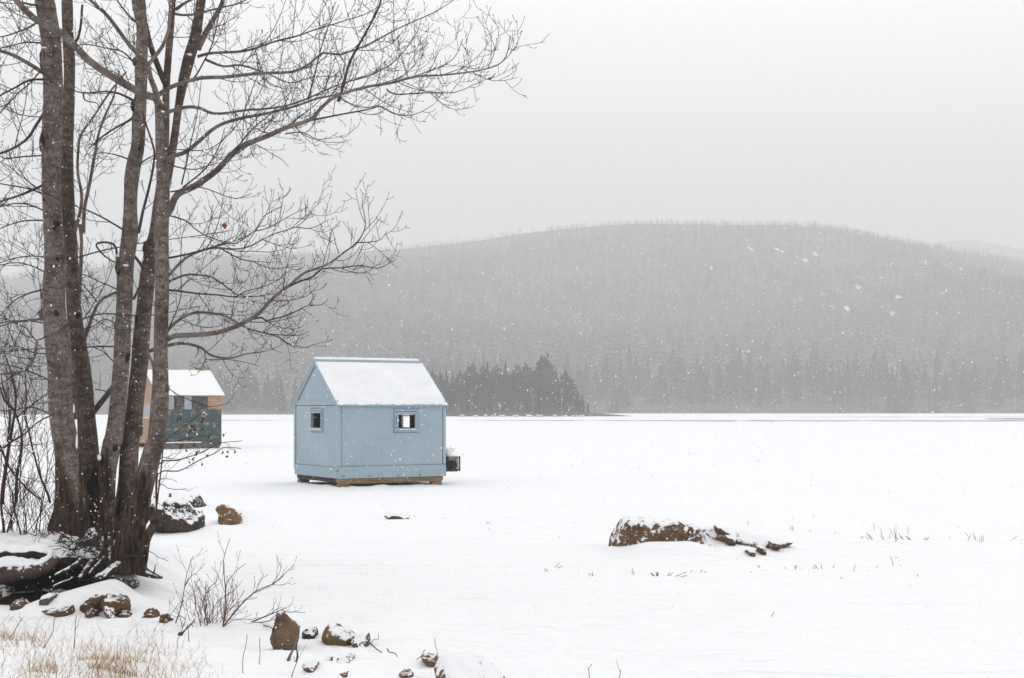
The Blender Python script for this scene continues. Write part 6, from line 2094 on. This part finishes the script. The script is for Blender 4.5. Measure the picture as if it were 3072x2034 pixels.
slab(mb, lambda s, d, z: (s, W2 / 2 + d, H2 + RISE2 + z), -0.05, L2 * 0.55, -0.05, 0.05, 0.045, 0.075)
mb.build('ridge_board', M['metal'], E2, smooth_=False)
gz2 = -sh.P0[2]
mb = MB()
mb.extr([(0.0, 0.02, -0.003), (L2 - 0.02, 0.02, -0.003), (L2 - 0.02, 0.02, -0.06), (L2 - 0.2, 0.02, gz2 - 0.05), (0.0, 0.02, gz2 - 0.05)], (0, 0.16, 0))
mb.build('skid', M['limb'], E2, smooth_=False)
mb = MB()
mb.extr([(0.0, W2 - 0.02, -0.003), (L2 - 0.02, W2 - 0.02, -0.003), (L2 - 0.02, W2 - 0.02, -0.06), (L2 - 0.2, W2 - 0.02, gz2 - 0.05), (0.0, W2 - 0.02, gz2 - 0.05)], (0, -0.16, 0))
mb.build('skid', M['limb'], E2, smooth_=False)
# tattered scrap lying on the end of the ridge
pr = sh.P0 + sh.u * (L2 * 0.93) + sh.v * (W2 / 2) + np.array([0, 0, H2 + RISE2 + 0.04])
mb = MB()
st = random.Random(8)
for k in range(9):
    mb.blob(np.array([st.uniform(-0.35, 0.3), st.uniform(-.1, .1), st.uniform(0.0, 0.16)]) + (0.12 if k < 4 else 0, 0, 0), (st.uniform(.07, .16), .1, st.uniform(.03, .08)), 5, 8, 0.35)
for k in range(10):
    p = np.array([st.uniform(-0.6, 0.3), 0, st.uniform(0.02, 0.15)])
    mb.tube([p, p + (st.uniform(-.2, .2), st.uniform(-.1, .1), st.uniform(-0.05, .12))], [0.018, 0.012], 4, True)
o = mb.build('tarp_scrap', M['rag'])
o.location = pr
o.rotation_euler = (0, 0, R(29))
tag(o, 'crumpled weathered scrap lying on the right end of the shack ridge', 'scrap')

# ------------------------------------------------------------------ falling snow
fk = MB()
oct_ = np.array([(1, 0, 0), (-1, 0, 0), (0, 1, 0), (0, -1, 0), (0, 0, 1), (0, 0, -1)], float)
oq = np.array([(0, 2, 4), (2, 1, 4), (1, 3, 4), (3, 0, 4), (2, 0, 5), (1, 2, 5), (3, 1, 5), (0, 3, 5)])
NF = 34000
Yf = np.exp(rng.uniform(math.log(7.5), math.log(60.0), NF))
pxf, pyf = rng.uniform(-500, 3570, NF), rng.uniform(-400, 2100, NF)
Xf, Zf = (pxf - CX) / F * Yf, EYE - (pyf - HOR) / F * Yf
rf_ = np.clip(rng.lognormal(math.log(0.0034), 0.40, NF), 0.0016, 0.0085) * (0.7 + 0.3 * np.minimum(Yf, 30) / 30 * 1.6)
ok = Zf > 0.05
Pf = np.stack([Xf, Yf, Zf], -1)[ok]
rf_ = rf_[ok]
el = rng.uniform(0.8, 1.5, len(Pf))
V = Pf[:, None, :] + oct_[None] * rf_[:, None, None] * np.stack([np.ones(len(Pf)), np.ones(len(Pf)), el], -1)[:, None, :]
fk.add(V.reshape(-1, 3), None, (oq[None] + (np.arange(len(Pf)) * 6)[:, None, None]).reshape(-1, 3))
tag(fk.build('falling_snow', M['flake']), 'white snowflakes falling through the air across the whole view', 'snow', kind='stuff')

# ------------------------------------------------------------------ haze: real air
hz = MB()
hz.box((-2700, -40, -3), (2700, 3300, 420))
hm = bpy.data.materials.new('snowy_air')
hm.use_nodes = True
nt = hm.node_tree
nt.nodes.clear()
out = nt.nodes.new('ShaderNodeOutputMaterial')
pv = nt.nodes.new('ShaderNodeVolumePrincipled')
pv.inputs['Color'].default_value = (0.955, 0.96, 0.97, 1)
pv.inputs['Density'].default_value = 0.00082
pv.inputs['Anisotropy'].default_value = 0.0
nt.links.new(pv.outputs[0], out.inputs['Volume'])
tag(hz.build('haze', hm, smooth_=False), 'pale snowy haze filling the air over the frozen lake', 'haze', kind='stuff')

# ------------------------------------------------------------------ light: overcast sky and a veiled sun
SUN_EL, SUN_AZ = R(48), R(28)          # azimuth to the right of the view direction
world = bpy.data.worlds.new('World')
scene.world = world
world.use_nodes = True
wt = world.node_tree
bg = wt.nodes['Background']
bg.inputs['Strength'].default_value = 0.1
sky = wt.nodes.new('ShaderNodeTexSky')
sky.sky_type = 'NISHITA'
sky.sun_disc = False
sky.sun_elevation = SUN_EL
sky.sun_rotation = SUN_AZ
hsv = wt.nodes.new('ShaderNodeHueSaturation')
hsv.inputs['Saturation'].default_value = 0.12
wt.links.new(sky.outputs[0], hsv.inputs['Color'])
tc = wt.nodes.new('ShaderNodeTexCoord')
sep = wt.nodes.new('ShaderNodeSeparateXYZ')
wt.links.new(tc.outputs['Generated'], sep.inputs[0])
cr_ = wt.nodes.new('ShaderNodeValToRGB')       # cloud deck: dim at the horizon, bright overhead
e = cr_.color_ramp.elements
e[0].position, e[0].color = 0.0, (0.56, 0.564, 0.578, 1)
e[1].position, e[1].color = 1.0, (1.0, 1.0, 1.0, 1)
for p, c in ((0.10, 0.655), (0.20, 0.96), (0.32, 1.20)):
    el_ = e.new(p)
    el_.color = (c, c, c * 1.012, 1)
wt.links.new(sep.outputs[2], cr_.inputs[0])
# glow of the hidden sun through the cloud
sd = (math.sin(SUN_AZ) * math.cos(SUN_EL), math.cos(SUN_AZ) * math.cos(SUN_EL), math.sin(SUN_EL))
dot = wt.nodes.new('ShaderNodeVectorMath')
dot.operation = 'DOT_PRODUCT'
wt.links.new(tc.outputs['Generated'], dot.inputs[0])
gd = (math.sin(R(5)) * math.cos(R(26)), math.cos(R(5)) * math.cos(R(26)), math.sin(R(26)))
dot.inputs[1].default_value = gd
gp = wt.nodes.new('ShaderNodeMath')
gp.operation = 'POWER'
gp.use_clamp = True
gm = wt.nodes.new('ShaderNodeMath')
gm.operation = 'MAXIMUM'
wt.links.new(dot.outputs['Value'], gm.inputs[0])
gm.inputs[1].default_value = 0.0
wt.links.new(gm.outputs[0], gp.inputs[0])
gp.inputs[1].default_value = 14.0
cn = wt.nodes.new('ShaderNodeTexNoise')
cn.inputs['Scale'].default_value = 2.2
cn.inputs['Detail'].default_value = 3
wt.links.new(tc.outputs['Generated'], cn.inputs['Vector'])
cm = wt.nodes.new('ShaderNodeMath')
cm.operation = 'MULTIPLY_ADD'
wt.links.new(cn.outputs['Fac'], cm.inputs[0])
cm.inputs[1].default_value = 0.14
cm.inputs[2].default_value = 0.93
ga = wt.nodes.new('ShaderNodeMath')
ga.operation = 'MULTIPLY_ADD'
wt.links.new(gp.outputs[0], ga.inputs[0])
ga.inputs[1].default_value = 0.22
wt.links.new(cm.outputs[0], ga.inputs[2])
mul = wt.nodes.new('ShaderNodeVectorMath')
mul.operation = 'SCALE'
wt.links.new(cr_.outputs[0], mul.inputs[0])
wt.links.new(ga.outputs[0], mul.inputs['Scale'])
sc10 = wt.nodes.new('ShaderNodeVectorMath')
sc10.operation = 'SCALE'
sc10.inputs['Scale'].default_value = 10.0
wt.links.new(mul.outputs[0], sc10.inputs[0])
mx = wt.nodes.new('ShaderNodeMixRGB')
mx.inputs[0].default_value = 0.93
wt.links.new(hsv.outputs[0], mx.inputs[1])
wt.links.new(sc10.outputs[0], mx.inputs[2])
wt.links.new(mx.outputs[0], bg.inputs['Color'])

sun = bpy.data.lights.new('sun', 'SUN')
sun.energy = 0.6
sun.angle = R(25)
sun.color = (1.0, 0.985, 0.96)
so = bpy.data.objects.new('sun', sun)
COL.objects.link(so)
so.rotation_euler = Vector((-sd[0], -sd[1], -sd[2])).to_track_quat('-Z', 'Y').to_euler()

# ------------------------------------------------------------------ camera
cam = bpy.data.cameras.new('camera')
cam.sensor_width = 36
cam.lens = F / 3072 * 36
cam.shift_y = (HOR - 1017) / 3072
cam.clip_end = 12000
cam.clip_start = 0.1
cam.dof.use_dof = True
cam.dof.focus_distance = 28
cam.dof.aperture_fstop = 11
co = bpy.data.objects.new('camera', cam)
COL.objects.link(co)
co.location = (0, 0, EYE)
co.rotation_euler = (R(90), 0, 0)
scene.camera = co

vs = scene.view_settings
vs.view_transform = 'Standard'
vs.look = 'None'
vs.exposure = 0.10
vs.gamma = 1.0
cy = scene.cycles
cy.use_denoising = True
cy.max_bounces = 8
cy.diffuse_bounces = 4
cy.volume_bounces = 4
cy.transparent_max_bounces = 8
